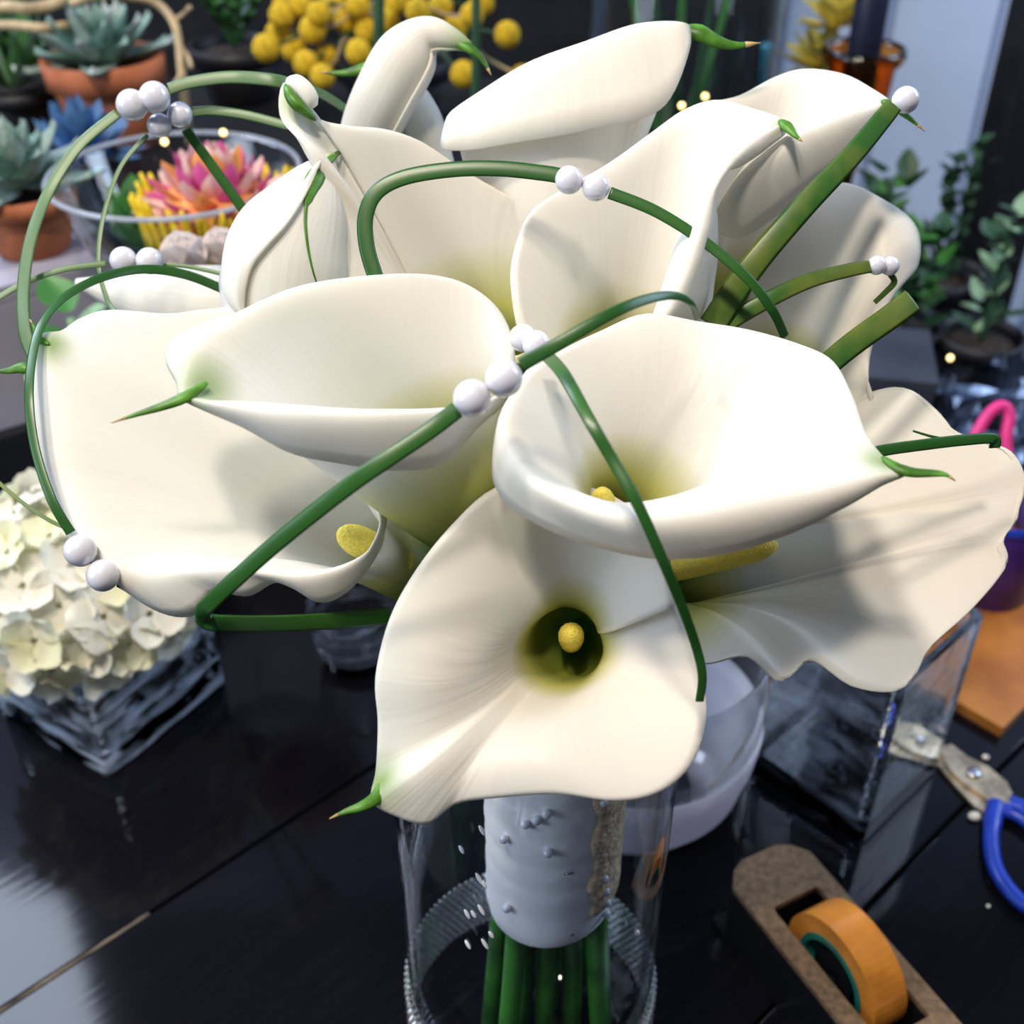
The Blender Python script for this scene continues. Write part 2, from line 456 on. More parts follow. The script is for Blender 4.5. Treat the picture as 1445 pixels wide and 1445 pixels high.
def lily(label, Z0, C, T, E=None, rt=0.009, h1=0.6, flare=0.5, fo=0.8, bulge=0.0, tip=None, tipw=0.004, gr=0.010, closed=True, sp=None, spr=0.0055,
         nc=96, curl=0.003, thr=1.0, tippt=None, stem=True):
    """open trumpet: C rim crest [(px,py,dz mm)], E {index:(px,py,dz)} lip edge where it folds away, T throat"""
    Tw = rel(T, Z0)
    Cw = [rel(c, Z0) for c in C]
    cen = sum(Cw, Vector()) / len(Cw)
    ax = (cen - Tw).normalized()
    Ew = []
    for i, c in enumerate(Cw):
        rv = (c - Tw); rv = rv - ax * rv.dot(ax); rh = rv.normalized()
        e = E.get(i) if E else None
        Ew.append(rel(e, Z0) if e else c + rh * curl - ax * curl * 0.9)
    Cs = spline(Cw, nc, closed); Es = spline(Ew, nc, closed)
    root = empty('calla_lily', Tw - ax * 0.012, label, 'flower', 'white calla lilies of the bouquet')
    tp = rel(tippt, Z0) if tippt else (rel(tip[0], Z0) if tip else None)
    nr1, nr2 = 30, 8
    rows = [[] for _ in range(nr1 + nr2 + 1)]
    for c, e in zip(Cs, Es):
        rv = c - Tw; La = rv.dot(ax); rv = rv - ax * La; R = rv.length; rh = rv.normalized()
        P0 = Tw + rh * rt
        P1 = P0 + ax * max(0.01, h1 * max(La, 0.02)) + rh * bulge
        od = (rh * fo + ax * (1 - fo)).normalized()
        P2 = c - od * flare * R
        rows[0].append(Tw - ax * 0.014 + rh * 0.0045)
        for k in range(nr1):
            t = k / (nr1 - 1); s = 1 - t
            rows[1 + k].append(P0 * s ** 3 + P1 * 3 * s * s * t + P2 * 3 * s * t * t + c * t ** 3)
        d = (c - P2).normalized(); ll = (e - c).length
        K = c + d * ll * 0.55
        for k in range(nr2):
            t = (k + 1) / nr2; s = 1 - t
            rows[1 + nr1 + k].append(c * s * s + K * 2 * s * t + e * t * t)
    V = [v for r in rows for v in r]
    nr = len(rows)
    gcol = []; thrv = []
    for r in range(nr):
        for v in rows[r]:
            g = 0.0
            if tp is not None:
                g = max(0.0, 1 - (v - tp).length / gr) ** 1.3
            if r == 0: g = 1.0
            gcol.append(g)
            dd = max(0.0, (v - Tw).length - rt * 0.4)
            thrv.append(min(1.0, dd / (0.075 * thr)) if thr > 0 else 1.0)
    o = mesh_obj('spathe', V, grid_faces(nr, nc, closed), M['spathe'], root)
    spathe_extra(o, nr, nc, gcol, thrv)
    if tip: make_tip(root, tip, Z0, tipw)
    if sp:
        a = rel(sp[0], Z0); b = rel(sp[1], Z0); spadix(root, a, b, spr)
    if stem: add_stem(root, Tw - ax * 0.012, ax)
    LILIES.append(root)
    return root

def rolled_lily(label, Z0, path, edge=0.0, wrap=1.2, tip=None, tipw=0.003, gr=0.03, nc=48, lip=0.12, midrib=False, flat=1.0, cut=0.0, stem=True):
    """furled flower seen from outside: path [(px,py,dz,r_px)], a spiral section with a free overlapping edge"""
    ctr = [rel(p, Z0) for p in path]
    rad = [p[3] * (Z0 + p[2] / 1000) / F for p in path]
    n = 40
    cs = spline(ctr, n); rs = spline(rad, n)
    root = empty('calla_lily', cs[0], label, 'flower', 'white calla lilies of the bouquet')
    tp = cs[-1]; V = []; g = []; th = []
    nv = Vector((0.1, -0.6, 0.8))
    for i in range(n):
        t = (cs[min(i + 1, n - 1)] - cs[max(i - 1, 0)]).normalized()
        nv = (nv - t * nv.dot(t)).normalized(); b = t.cross(nv)
        for k in range(nc):
            f = k / (nc - 1)
            a = edge + 2 * PI * wrap * f
            r = max(0.0004, rs[i]) * (0.90 + lip * f + (0.10 * max(0, (f - 0.86) / 0.14) ** 2))
            V.append(cs[i] + (b * math.cos(a) + nv * math.sin(a) * flat) * r)
            gg = max(0.0, 1 - (V[-1] - tp).length / gr) ** 1.2
            if midrib:
                fa = math.atan2(math.sin(a - midrib), math.cos(a - midrib))
                gg = max(gg, 0.9 * max(0, 1 - abs(fa) * rs[i] / 0.0016) if f > 0.16 else 0, max(0.0, 1 - (abs(fa) * rs[i]) / (0.009 * max(0.0, (i / n - 0.62)) * 2 + 1e-5)) * 0.85)
            g.append(gg); th.append(1.0)
    o = mesh_obj('spathe', V, grid_faces(n, nc, False), M['spathe'], root)
    spathe_extra(o, n, nc, g, th)
    if tip: make_tip(root, tip, Z0, tipw)
    if stem: add_stem(root, cs[0], (cs[2] - cs[0]).normalized())
    LILIES.append(root)
    return root

# F1 front, facing the lens
C1 = [(935, 830, 9), (962, 915, 5), (979, 970, 2), (981, 1020, -3), (962, 1075, -8), (920, 1112, -12), (860, 1123, -14), (780, 1112, -13),
      (700, 1118, -10), (645, 1128, -7), (605, 1156, -6), (560, 1146, -8), (530, 1126, -8), (537, 1085, -3), (541, 1020, -5), (538, 960, -8),
      (556, 885, -8), (590, 820, -5), (640, 755, 0), (700, 702, 6), (780, 690, 14), (870, 720, 12), (925, 780, 6), (940, 860, 1)]
lily('front calla lily facing the camera with dark olive throat and round yellow spadix', 0.415, C1, (806, 903, 40), rt=0.0145, h1=0.66, flare=0.62, fo=0.95,
     tip=[(538, 1105, -6), (530, 1126, -9), (510, 1138, -12), (488, 1145, -13), (468, 1154, -14)], tipw=0.0028, gr=0.014, closed=False,
     sp=[(806, 905, 46), (806, 893, 18)], spr=0.0050, thr=0.56, nc=110)

# F2 right front cup with a folded lip
C2 = [(733, 575, 3), (748, 535, 12), (795, 502, 22), (855, 472, 30), (915, 448, 35), (985, 458, 38), (1060, 470, 36), (1130, 490, 32), (1172, 512, 26),
      (1198, 560, 16), (1217, 612, 6), (1248, 650, -3), (1272, 665, -8), (1215, 671, -11), (1140, 682, -16), (1050, 692, -20), (960, 713, -22), (870, 718, -20),
      (800, 697, -15), (752, 665, -7), (735, 625, -1)]
E2 = {0: (698, 640, 6), 1: (738, 532, 15), 12: (1280, 668, -7), 13: (1243, 685, -8), 14: (1190, 716, -11), 15: (1105, 756, -15), 16: (1015, 782, -16), 17: (925, 787, -14),
      18: (840, 770, -9), 19: (762, 741, -4), 20: (707, 700, 3)}
lily('large calla lily cup above the front one, wide lip folded down, tip pointing right', 0.395, C2, (852, 775, 55), E2, rt=0.012, h1=0.55, flare=0.45, fo=0.75,
     tip=[(1245, 645, -5), (1268, 661, -9), (1290, 667, -10), (1320, 668, -11), (1335, 670, -12), (1346, 677, -12)], tipw=0.0026, gr=0.011,
     sp=[(852, 760, 45), (850, 692, 12)], spr=0.0048, thr=0.95, nc=110)

# F3 centre left, opening up, tip pointing left
C3 = [(262, 556, -4), (268, 525, 0), (275, 492, 3), (292, 470, 7), (318, 458, 11), (365, 430, 18), (430, 406, 25), (520, 394, 32), (600, 393, 36), (655, 408, 37),
      (695, 445, 35), (711, 500, 28), (710, 545, 14), (685, 570, 0), (620, 580, -10), (540, 580, -16), (470, 577, -18), (400, 572, -17), (330, 568, -12), (288, 566, -7)]
E3 = {0: (256, 562, -3), 1: (250, 541, 3), 2: (235, 508, 8), 3: (247, 478, 12), 4: (295, 455, 15), 12: (712, 565, 18), 13: (674, 602, 5), 14: (625, 653, -3), 15: (560, 663, -8),
      16: (480, 653, -10), 17: (410, 638, -10), 18: (345, 603, -8), 19: (292, 580, -5)}
lily('calla lily at centre left lying sideways, folded lower lip, green tip pointing left', 0.400, C3, (672, 735, 55), E3, rt=0.018, h1=0.35, flare=0.38, fo=0.55, bulge=0.012,
     tip=[(292, 540, -2), (262, 560, -6), (230, 573, -8), (195, 584, -9), (162, 595, -10)], tipw=0.0026, gr=0.016, thr=1.15, nc=110)

# F4 big left flower
C4 = [(55, 478, 10), (88, 469, 14), (115, 452, 18), (155, 441, 24), (235, 447, 30), (290, 441, 36), (360, 440, 42), (440, 470, 46), (510, 540, 44), (552, 610, 36),
      (552, 665, 20), (515, 692, 6), (533, 722, -4), (537, 748, -8), (520, 780, -12), (480, 800, -15), (430, 808, -17), (385, 806, -18), (345, 800, -18), (310, 797, -18),
      (270, 800, -17), (230, 800, -16), (190, 790, -15), (150, 765, -13), (112, 725, -10), (80, 675, -6), (58, 610, -2), (50, 540, 4)]
E4 = {12: (545, 725, -2), 13: (534, 776, -5), 14: (510, 813, -8), 15: (482, 840, -10), 16: (450, 849, -12), 17: (414, 829, -13), 18: (388, 821, -14), 19: (352, 840, -14), 20: (306, 836, -14), 21: (282, 864, -13),
      22: (246, 869, -12), 23: (196, 846, -10), 24: (138, 790, -8), 25: (86, 726, -5), 26: (50, 640, 0), 27: (47, 545, 8)}
lily('broad calla lily at far left with wavy lower lip and yellow spadix at its right', 0.445, C4, (592, 815, 40), E4, rt=0.013, h1=0.35, flare=0.5, fo=0.55,
     tip=[(70, 486, 8), (55, 478, 9), (50, 465, 10), (43, 452, 12)], tipw=0.0018, gr=0.012, sp=[(570, 795, 25), (478, 750, 2)], spr=0.0062, thr=0.6, nc=120)

# F13 lower right, open towards the lens
C13 = [(1000, 700, 50), (1090, 640, 52), (1190, 592, 44), (1235, 562, 37), (1283, 555, 31), (1322, 583, 24), (1352, 615, 18), (1395, 630, 12), (1430, 645, 6), (1446, 682, 3),
       (1434, 725, 0), (1414, 758, -2), (1418, 792, -4), (1372, 850, -8), (1313, 905, -12), (1277, 960, -15), (1210, 957, -15), (1150, 921, -13), (1106, 950, -14),
       (1060, 916, -9), (1000, 926, -5), (965, 905, 0), (930, 870, 6), (915, 810, 20), (940, 745, 38)]
lily('calla lily at lower right spread wide beneath the large cup, wavy lower edge', 0.475, C13, (915, 822, 22), rt=0.013, h1=0.45, flare=0.55, fo=0.75,
     sp=[(950, 805, 10), (1098, 768, 0)], spr=0.0052, thr=0.85, nc=120)

# F10 upper centre right
C10 = [(800, 505, -2), (748, 470, 0), (733, 400, 2), (737, 350, 5), (757, 300, 10), (800, 270, 15), (860, 235, 21), (920, 190, 27), (965, 158, 29), (1010, 144, 27),
       (1060, 156, 20), (1102, 173, 10), (1062, 198, 2), (1020, 232, -6), (988, 280, -12), (970, 340, -14), (950, 400, -12), (920, 455, -8), (860, 505, -5)]
E10 = {12: (1085, 207, 7), 13: (1045, 234, 3), 14: (1008, 250, 2), 15: (1012, 320, 6), 16: (1008, 390, 8), 17: (985, 455, 8)}
lily('upright calla lily at upper centre behind the pearl arch, right edge folded over', 0.455, C10, (862, 590, 58), E10, rt=0.014, h1=0.4, flare=0.45, fo=0.6,
     tip=[(1100, 170, 9), (1112, 180, 6), (1121, 190, 4), (1131, 199, 3)], tipw=0.0030, gr=0.006, thr=1.15)

# F8 upper left panel with curled tip
C8 = [(520, 440, 14), (494, 370, 14), (480, 300, 10), (462, 245, 3), (436, 205, 0), (406, 172, 5), (408, 124, 8), (445, 166, 8), (490, 179, 10), (540, 185, 14),
      (590, 203, 20), (650, 244, 26), (700, 273, 30), (745, 300, 34), (772, 350, 36), (775, 430, 30), (740, 500, 10), (640, 490, 0)]
E8 = {4: (430, 213, 4), 5: (401, 150, 9), 6: (404, 118, 11)}
r8 = lily('calla lily at upper left with a small curled tip behind the grass arch', 0.475, C8, (700, 560, 58), E8, rt=0.015, h1=0.4, flare=0.45, fo=0.6, gr=0.012, tippt=(420, 145, 8), thr=1.35)
pp = spline([rel(p, 0.475) for p in [(405, 119, 2), (418, 117, 0), (431, 128, -1), (438, 142, 0), (428, 148, 3)]], 14)
ct = tube('curled_tip', pp, [0.0012, 0.0024, 0.0030, 0.0034, 0.0036, 0.0037, 0.0037, 0.0037, 0.0036, 0.0035, 0.0033, 0.0028, 0.002, 0.0008], M['spathe'], r8, 10)
a = ct.data.attributes.new('throat', 'FLOAT', 'POINT'); a.data.foreach_set('value', [1.0] * len(ct.data.vertices))
pp = spline([rel(p, 0.475) for p in [(403, 120, 0), (412, 140, -2), (428, 156, -1), (446, 170, 3)]], 10)
tube('tip', pp, [0.0008, 0.0016, 0.0022, 0.0025, 0.0026, 0.0025, 0.0022, 0.0018, 0.0012, 0.0004], M['tip'], r8, 8)

# F12 far right
C12 = [(1010, 360, 24), (1060, 300, 28), (1130, 272, 26), (1195, 262, 18), (1236, 288, 10), (1252, 340, 4), (1248, 388, 1), (1234, 432, -1), (1225, 480, -3), (1221, 530, -3),
       (1228, 578, 0), (1180, 625, 10), (1100, 640, 18), (1030, 590, 24), (1000, 480, 24)]
E12 = {4: (1252, 286, 14), 5: (1293, 322, 13), 6: (1294, 376, 10), 7: (1258, 412, 6), 8: (1232, 474, 2)}
lily('calla lily at far right with a rounded lobe folded outward behind the small pearls', 0.515, C12, (1085, 560, 48), E12, rt=0.014, h1=0.4, flare=0.5, fo=0.65, thr=0.7)

# F11 top right
C11 = [(950, 200, 20), (962, 165, 24), (1000, 149, 27), (1045, 138, 29), (1095, 111, 28), (1135, 100, 25), (1185, 106, 18), (1222, 124, 10), (1250, 146, 0), (1205, 157, -8),
       (1150, 172, -14), (1100, 200, -18), (1050, 242, -18), (1012, 290, -13), (985, 300, 0), (960, 260, 12)]
E11 = {8: (1258, 148, 1), 9: (1230, 180, -3), 10: (1196, 223, -7), 11: (1140, 268, -9), 12: (1085, 312, -8), 13: (1042, 335, -4), 14: (1005, 320, 4)}
lily('calla lily at top right, long folded lip and sharp green tip beside a pearl', 0.490, C11, (1010, 430, 60), E11, rt=0.013, h1=0.4, flare=0.4, fo=0.6,
     tip=[(1244, 142, -2), (1262, 150, -6), (1280, 164, -8), (1303, 183, -9)], tipw=0.0030, gr=0.007, thr=0.8)

# F9 top centre, seen from its outer side
C9 = [(640, 168, 0), (690, 142, -4), (745, 108, -8), (815, 80, -10), (890, 52, -10), (968, 40, -6), (940, 75, 40), (850, 100, 50), (740, 130, 48), (660, 165, 30)]
E9 = {0: (622, 205, -2), 1: (655, 212, -10), 2: (735, 200, -16), 3: (830, 183, -18), 4: (935, 152, -16), 5: (974, 60, -8)}
lily('calla lily at top centre seen from outside, long green tip pointing right', 0.505, C9, (770, 400, 30), E9, rt=0.016, h1=0.5, flare=0.25, fo=0.3, bulge=0.022,
     tip=[(962, 42, -4), (985, 46, -4), (1010, 58, -4), (1035, 64, -4), (1068, 61, -4)], tipw=0.0052, gr=0.010, thr=0.4)

# F6 left, seen from behind its midrib
Z6 = 0.490
r6 = rolled_lily('furled calla lily at left with green midrib curling to the upper right', Z6,
            [(450, 520, 30, 62), (418, 455, 15, 88), (410, 400, 5, 87), (415, 350, 0, 82), (434, 300, -2, 62), (450, 258, -3, 36), (464, 228, -4, 12), (472, 219, -4, 4)],
            edge=2.2, wrap=1.25, gr=0.006)
from mathutils.bvhtree import BVHTree
sp6 = [c for c in r6.children if c.name.startswith('spathe')][0]
W6 = pmat(r6)
bv6 = BVHTree.FromPolygons([W6 @ v.co for v in sp6.data.vertices], [tuple(p.vertices) for p in sp6.data.polygons])
def on6(x, y, lift=0.0006):
    d = (at(x, y, 1.0) - cam.location).normalized()
    h = bv6.ray_cast(cam.location, d)[0]
    return (h - d * lift) if h is not None else at(x, y, Z6 - 0.004)
mr = spline([on6(*p) for p in [(470, 221), (455, 236), (443, 255), (434, 280), (431, 310), (434, 345), (441, 380), (451, 412)]], 26)
tube('midrib', [at(486, 216, Z6 + 0.004), at(478, 215, Z6 - 0.002)] + mr, [0.0005, 0.0010] + [0.0012 + 0.0024 * math.exp(-((i - 7) / 4.0) ** 2) * 1.1 if i < 12 else 0.0013 - 0.00004 * i for i in range(26)], M['tip'], r6, 8, 0.45, normal=(0.1, -0.7, 0.7))
# rolled left lobe of the same flower
o_ = [(457, 214), (418, 252), (378, 292), (340, 328), (317, 368), (310, 402), (319, 432), (343, 449)]
i_ = [(455, 226), (430, 276), (405, 315), (378, 345), (357, 372), (348, 400), (345, 425), (346, 448)]
A = spline([at(x, y, Z6 + 0.006) for x, y in o_], 32); Bq = spline([on6(x, y, 0.0035) for x, y in i_], 32)
V = []
for a_, b_ in zip(A, Bq):
    for k in range(9):
        t = k / 8; m_ = a_.lerp(b_, t)
        vd = (cam.location - m_).normalized()
        V.append(m_ + vd * 0.010 * math.sin(PI * min(1, t * 1.08)) ** 0.8 * min(1.0, 0.25 + (a_ - b_).length / 0.012))
lo = mesh_obj('rolled_lobe', V, grid_faces(32, 9, False), M['spathe'], r6)
spathe_extra(lo, 32, 9, [0.0] * len(V), [1.0] * len(V))
# F7 hooded at the top
rolled_lily('hooded calla lily at top left bending over with green tip to the right', 0.545,
            [(505, 240, 30, 30), (520, 185, 20, 40), (545, 130, 8, 44), (575, 78, 0, 43), (605, 50, -4, 26), (640, 56, -6, 14), (662, 66, -6, 6)],
            edge=-0.6, wrap=1.2, tip=[(640, 58, -8), (662, 68, -8), (680, 83, -8), (692, 104, -8)], tipw=0.0034, gr=0.018)
rolled_lily('half hidden calla lily behind the hooded one, its tip pointing left', 0.575,
            [(625, 260, 10, 22), (606, 215, 5, 30), (588, 170, 0, 34), (565, 125, 4, 26), (540, 98, 6, 12), (525, 92, 8, 6)],
            edge=1.2, wrap=1.2, tip=[(535, 92, 4), (510, 98, 4), (485, 103, 4), (454, 102, 4)], tipw=0.0042, gr=0.01)
# F5 behind the far left flower
rolled_lily('calla lily almost hidden behind the far left one, only its rim and tip show', 0.505,
            [(300, 640, 20, 30), (200, 600, 12, 60), (110, 570, 5, 62), (75, 552, 2, 44), (50, 535, 0, 18), (38, 524, 0, 5)],
            edge=0.4, wrap=1.2, tip=[(48, 521, -2), (30, 519, -2), (12, 523, -2), (-8, 524, -2)], tipw=0.0034, gr=0.012)
# F14 pale flower behind the left side
rolled_lily('small pale calla lily lying behind the left grass loops, pinkish inside', 0.60,
            [(400, 450, 10, 30), (340, 440, 6, 60), (270, 432, 2, 58), (205, 420, 0, 42), (150, 408, 0, 20), (108, 398, 0, 4)],
            edge=2.6, wrap=1.25, gr=0.002)

# ------------------------------------------------------------------ grass loops strung with pearls
def px_r(px, Z): return px * Z / F
PEARL = {}
def pearl_mesh(r):
    k = round(r * 1e5)
    if k not in PEARL: PEARL[k] = sphere_mesh('pearl', r, M['pearl'], 24, 14)
    return PEARL[k]

def blade(label, segs, pearls=(), mat='grass', flat=0.13, group='looping grass blades of the bouquet', normal=None):
    """segs: list of (points [(px,py,Z)], start width px, end width px); pearls: [(px,py,Z,r px)]"""
    first = segs[0][0][0]
    root = empty('grass_blade', at(*first), label, 'grass', group)
    for pts, w0, w1 in segs:
        P = [at(*p) for p in pts]; n = 10 * len(P)
        Q = spline(P, n); Zs = spline([p[2] for p in pts], n)
        R = []
        for i in range(n):
            t = i / (n - 1)
            w = (w0 * (1 - t) + w1 * t) * (0.6 if w0 > 10 else 0.5) * Zs[i] / F
            R.append(max(0.0003, w))
        V_, F_ = tube_geo(Q, R, 8, flat, None, True, normal or (0.0, -0.78, 0.62))
        mesh_obj('blade', V_, F_, M[mat], root)
    ps = []
    for (x, y, Z, r) in pearls:
        c = at(x, y, Z); ps.append(c)
        inst(pearl_mesh(r * Z / F), 'pearl', Matrix.Translation(c), root)
    if len(ps) == 2:
        d = (ps[1] - ps[0]) * 0.2
        tube('wire', [ps[0] - d, ps[0], ps[1], ps[1] + d], [0.0004] * 4, M['wire'], root, 6)
    return root

blade('long dark grass blade crossing the left flowers, strung with two pearls near the middle',
      [([(645, 578, .365), (600, 612, .362), (500, 680, .36), (400, 758, .37), (335, 815, .378), (300, 848, .385), (287, 862, .39), (291, 876, .396), (320, 880, .40), (400, 880, .42), (500, 874, .45), (550, 868, .47)], 21, 20),
       ([(735, 515, .362), (790, 484, .36), (860, 444, .362), (910, 423, .37), (950, 417, .38), (975, 428, .39), (984, 450, .40)], 18, 7)],
      [(666, 562, .36, 27), (711, 534, .36, 27)])
blade('dark grass blade falling over the right cup and the front flower, pearls on top',
      [([(770, 500, .40), (795, 528, .375), (830, 590, .36), (865, 650, .358), (900, 712, .356), (935, 790, .36), (962, 855, .37), (983, 915, .38), (991, 955, .385), (987, 990, .39)], 17, 10)],
      [(738, 477, .42, 20), (757, 486, .415, 20)])
blade('grass arch over the upper centre flowers strung with two pearls',
      [([(533, 400, .44), (518, 350, .44), (516, 305, .44), (532, 271, .44), (572, 250, .44), (640, 239, .44), (705, 238, .44), (765, 244, .44), (790, 248, .44)], 19, 19),
       ([(860, 272, .44), (925, 298, .44), (995, 342, .44), (1055, 393, .44), (1090, 438, .445), (1108, 476, .455)], 15, 11)],
      [(803, 254, .44, 20), (841, 264, .44, 20)])
blade('thick straight grass blade rising to a single pearl at top right',
      [([(1005, 460, .46), (1060, 378, .455), (1130, 296, .455), (1200, 222, .46), (1248, 165, .465), (1262, 148, .466)], 34, 20)],
      [(1278, 141, .475, 19)], 'grass_olive')
blade('grass blade bending to two small pearls beside the far right flower',
      [([(1015, 462, .46), (1080, 425, .458), (1140, 397, .46), (1195, 382, .465), (1228, 376, .468)], 22, 15),
       ([(1256, 386, .475), (1262, 398, .476), (1250, 412, .478), (1234, 427, .48)], 10, 7)],
      [(1237, 374, .47, 14), (1255, 375, .473, 14)], 'grass_olive')
blade('cut grass blade end sticking out right below the small pearls',
      [([(1150, 530, .45), (1200, 488, .455), (1250, 452, .46), (1288, 424, .465)], 28, 30)], (), 'grass_olive')
blade('short dark grass blade lying over the lower right flower',
      [([(1200, 648, .42), (1245, 636, .425), (1300, 628, .43), (1360, 621, .435), (1402, 619, .44), (1403, 632, .442)], 14, 13),
       ([(1345, 622, .437), (1315, 616, .436), (1288, 608, .435)], 5, 3)])
blade('big pale grass loop at upper left strung with two pearls',
      [([(520, 178, .60), (460, 136, .55), (400, 116, .52), (330, 109, .52), (270, 116, .52), (238, 126, .52)], 17, 15),
       ([(166, 160, .52), (112, 205, .515), (70, 268, .51), (44, 335, .50), (33, 405, .49), (35, 465, .48), (47, 500, .475)], 13, 17)],
      [(186, 148, .52, 22), (218, 137, .52, 22)], 'grass_pale')
blade('thinner pale grass loop inside the upper left loop with two smaller pearls',
      [([(408, 178, .53), (350, 163, .53), (300, 156, .53), (272, 158, .53)], 11, 12),
       ([(208, 190, .53), (170, 236, .528), (146, 305, .525), (139, 370, .52), (150, 420, .515), (162, 440, .51)], 7, 7)],
      [(254, 162, .53, 18), (225, 177, .53, 17)], 'grass_pale')
blade('dark thin grass blade running down from the small pearls past the pink bloom',
      [([(262, 182, .54), (300, 235, .545), (345, 298, .55)], 12, 12)])
blade('thin pale grass blade at left holding two pearls above the pale lily',
      [([(-10, 425, .50), (35, 399, .505), (90, 380, .51), (150, 372, .515)], 9, 9),
       ([(232, 373, .52), (270, 377, .52), (315, 387, .52)], 6, 6)],
      [(174, 367, .515, 19), (211, 368, .515, 19)], 'grass_pale')
blade('grass loop hugging the far left flower with two pearls at its lower end',
      [([(315, 408, .52), (260, 387, .51), (200, 380, .50), (140, 393, .485), (90, 420, .47), (60, 455, .455), (46, 500, .445), (41, 560, .435), (49, 630, .43), (72, 703, .425), (100, 752, .425)], 11, 12),
       ([(165, 826, .43), (185, 837, .435), (208, 846, .445)], 4, 4)],
      [(113, 777, .425, 23), (145, 812, .425, 23)])
blade('thin olive grass blade in front of the hydrangea',
      [([(-12, 672, .50), (30, 708, .49), (75, 737, .48), (115, 752, .47)], 6, 6)], (), 'grass_olive')

# ------------------------------------------------------------------ ribbon wrapped handle
wr = empty('ribbon_wrap', (AX.x, AX.y, 0.158), 'white satin ribbon wrapped around the stems, studded with pearl pins', 'ribbon')
prof = [(0.0255, 0.1585), (0.0285, 0.1585), (0.0302, 0.161), (0.0308, 0.166)]
for i in range(40):
    z = 0.170 + i * 0.0030
    prof.append((WR + 0.0002 * math.sin(i * 1.05) + 0.00035 * (i % 9 == 0), z))
prof += [(0.029, 0.291), (0.0255, 0.290)]
V, Fc = lathe_geo(prof, 56, (AX.x, AX.y, 0), True)
for i, v in enumerate(V):                                     # slight diagonal wraps
    a = math.atan2(v.y - AX.y, v.x - AX.x); k = 1 + 0.006 * math.sin(v.z * 150 + a * 2) * (1 if v.z > 0.17 else 0.4)
    v.x = AX.x + (v.x - AX.x) * k; v.y = AX.y + (v.y - AX.y) * k
    v.z += 0.004 * math.sin(a + 1.3) * (1 if v.z < 0.2 else 0.3)
mesh_obj('ribbon', V, Fc, M['satin'], wr)
# lace strip down the right side
V = []; nl = 34; ncl = 9
for i in range(nl):
    z = 0.178 + 0.110 * i / (nl - 1)
    for k in range(ncl):
        a = -1.02 + 0.98 * k / (ncl - 1) + 0.05 * math.sin(i * 0.7) * (1 if k in (0, ncl - 1) else 0.4)
        r = WR + 0.0018 + 0.0009 * abs(noise.noise(Vector((i * 0.8, k * 1.1, 2)))) - (0.0014 if k in (0, ncl - 1) else 0)
        V.append(Vector((AX.x + r * math.cos(a), AX.y + r * math.sin(a), z)))
la = mesh_obj('lace_strip', V, grid_faces(nl, ncl, False), M['lace'], wr); tag(la, 'beige lace strip')
sm = la.modifiers.new('thickness', 'SOLIDIFY'); sm.thickness = 0.0012
pin = sphere_mesh('pearl_pin', 0.0022, M['pearl'], 14, 8)
for (x, y) in [(741, 1163), (757, 1158), (771, 1149), (711, 1184), (773, 1204), (715, 1282), (853, 1240), (855, 1258), (857, 1274), (856, 1290), (852, 1132)]:
    o = at(x, y, 1.0) - cam.location; d = Vector(o).normalized()
    # meet the wrap's cylinder
    a = d.x ** 2 + d.y ** 2; ox, oy = -AX.x, -AX.y
    b = 2 * (ox * d.x + oy * d.y); c = ox * ox + oy * oy - (WR + 0.0015) ** 2
    disc = b * b - 4 * a * c
    t = (-b - math.sqrt(disc)) / (2 * a) if disc > 0 else -b / (2 * a)
    inst(pin, 'pearl_pin', Matrix.Translation(cam.location + d * t), wr)
for (x, y) in [(803, 1233), (806, 1320)]:
    d = (at(x, y, 1.0) - cam.location).normalized(); a = d.x ** 2 + d.y ** 2
    b = 2 * (-AX.x * d.x - AX.y * d.y); c = AX.x ** 2 + AX.y ** 2 - (WR + 0.0008) ** 2
    t = (-b - math.sqrt(b * b - 4 * a * c)) / (2 * a); p = cam.location + d * t
    tube('pin_shaft', [p - Vector((0.002, 0, 0.0004)), p, p + Vector((0.0022, 0.0001, 0.0006))], [0.0003, 0.0005, 0.0003], M['wire'], wr, 6)

# ------------------------------------------------------------------ tall cylinder vase
VX = Vector((0.0095, 0.350, 0)); VR = 0.0625
vz = empty('cylinder_vase', VX, 'tall clear glass cylinder vase holding the lily bouquet', 'vase')
prof = [(0.0, 0.0), (VR - 0.004, 0.0), (VR, 0.004), (VR, 0.10), (VR, 0.20), (VR, 0.312), (VR - 0.001, 0.314), (VR - 0.0022, 0.312), (VR - 0.003, 0.20), (VR - 0.003, 0.10), (VR - 0.003, 0.018), (VR - 0.008, 0.013), (0.0, 0.012)]
lathe('glass_body', prof, M['glass'], vz, 96, VX)
ico = bpy.data.meshes.new('rhinestone'); bm = bmesh.new(); bmesh.ops.create_icosphere(bm, subdivisions=1, radius=1.0)
IV = [v.co.copy() for v in bm.verts]; IF = [tuple(x.index for x in f.verts) for f in bm.faces]; bm.free()
def beads(name, pts, r, mat, parent, label=None):
    V = []; Fc = []
    for p in pts:
        b = len(V); V += [p + v * r for v in IV]; Fc += [tuple(i + b for i in f) for f in IF]
    o = mesh_obj(name, V, Fc, mat, parent, smooth=False); tag(o, label, kind='stuff'); return o
pts = []
for j in range(12):
    for k in range(110):
        a = 2 * PI * (k + 0.5 * (j % 2)) / 110
        pts.append(VX + Vector(((VR + 0.0014) * math.cos(a), (VR + 0.0014) * math.sin(a), 0.055 + 0.0038 * j)))
beads('rhinestone_band', pts, 0.0017, M['stone'], vz, 'silver rhinestone mesh band around the glass')
dm = sphere_mesh('water_drop', 1.0, M['satin'], 10, 6)
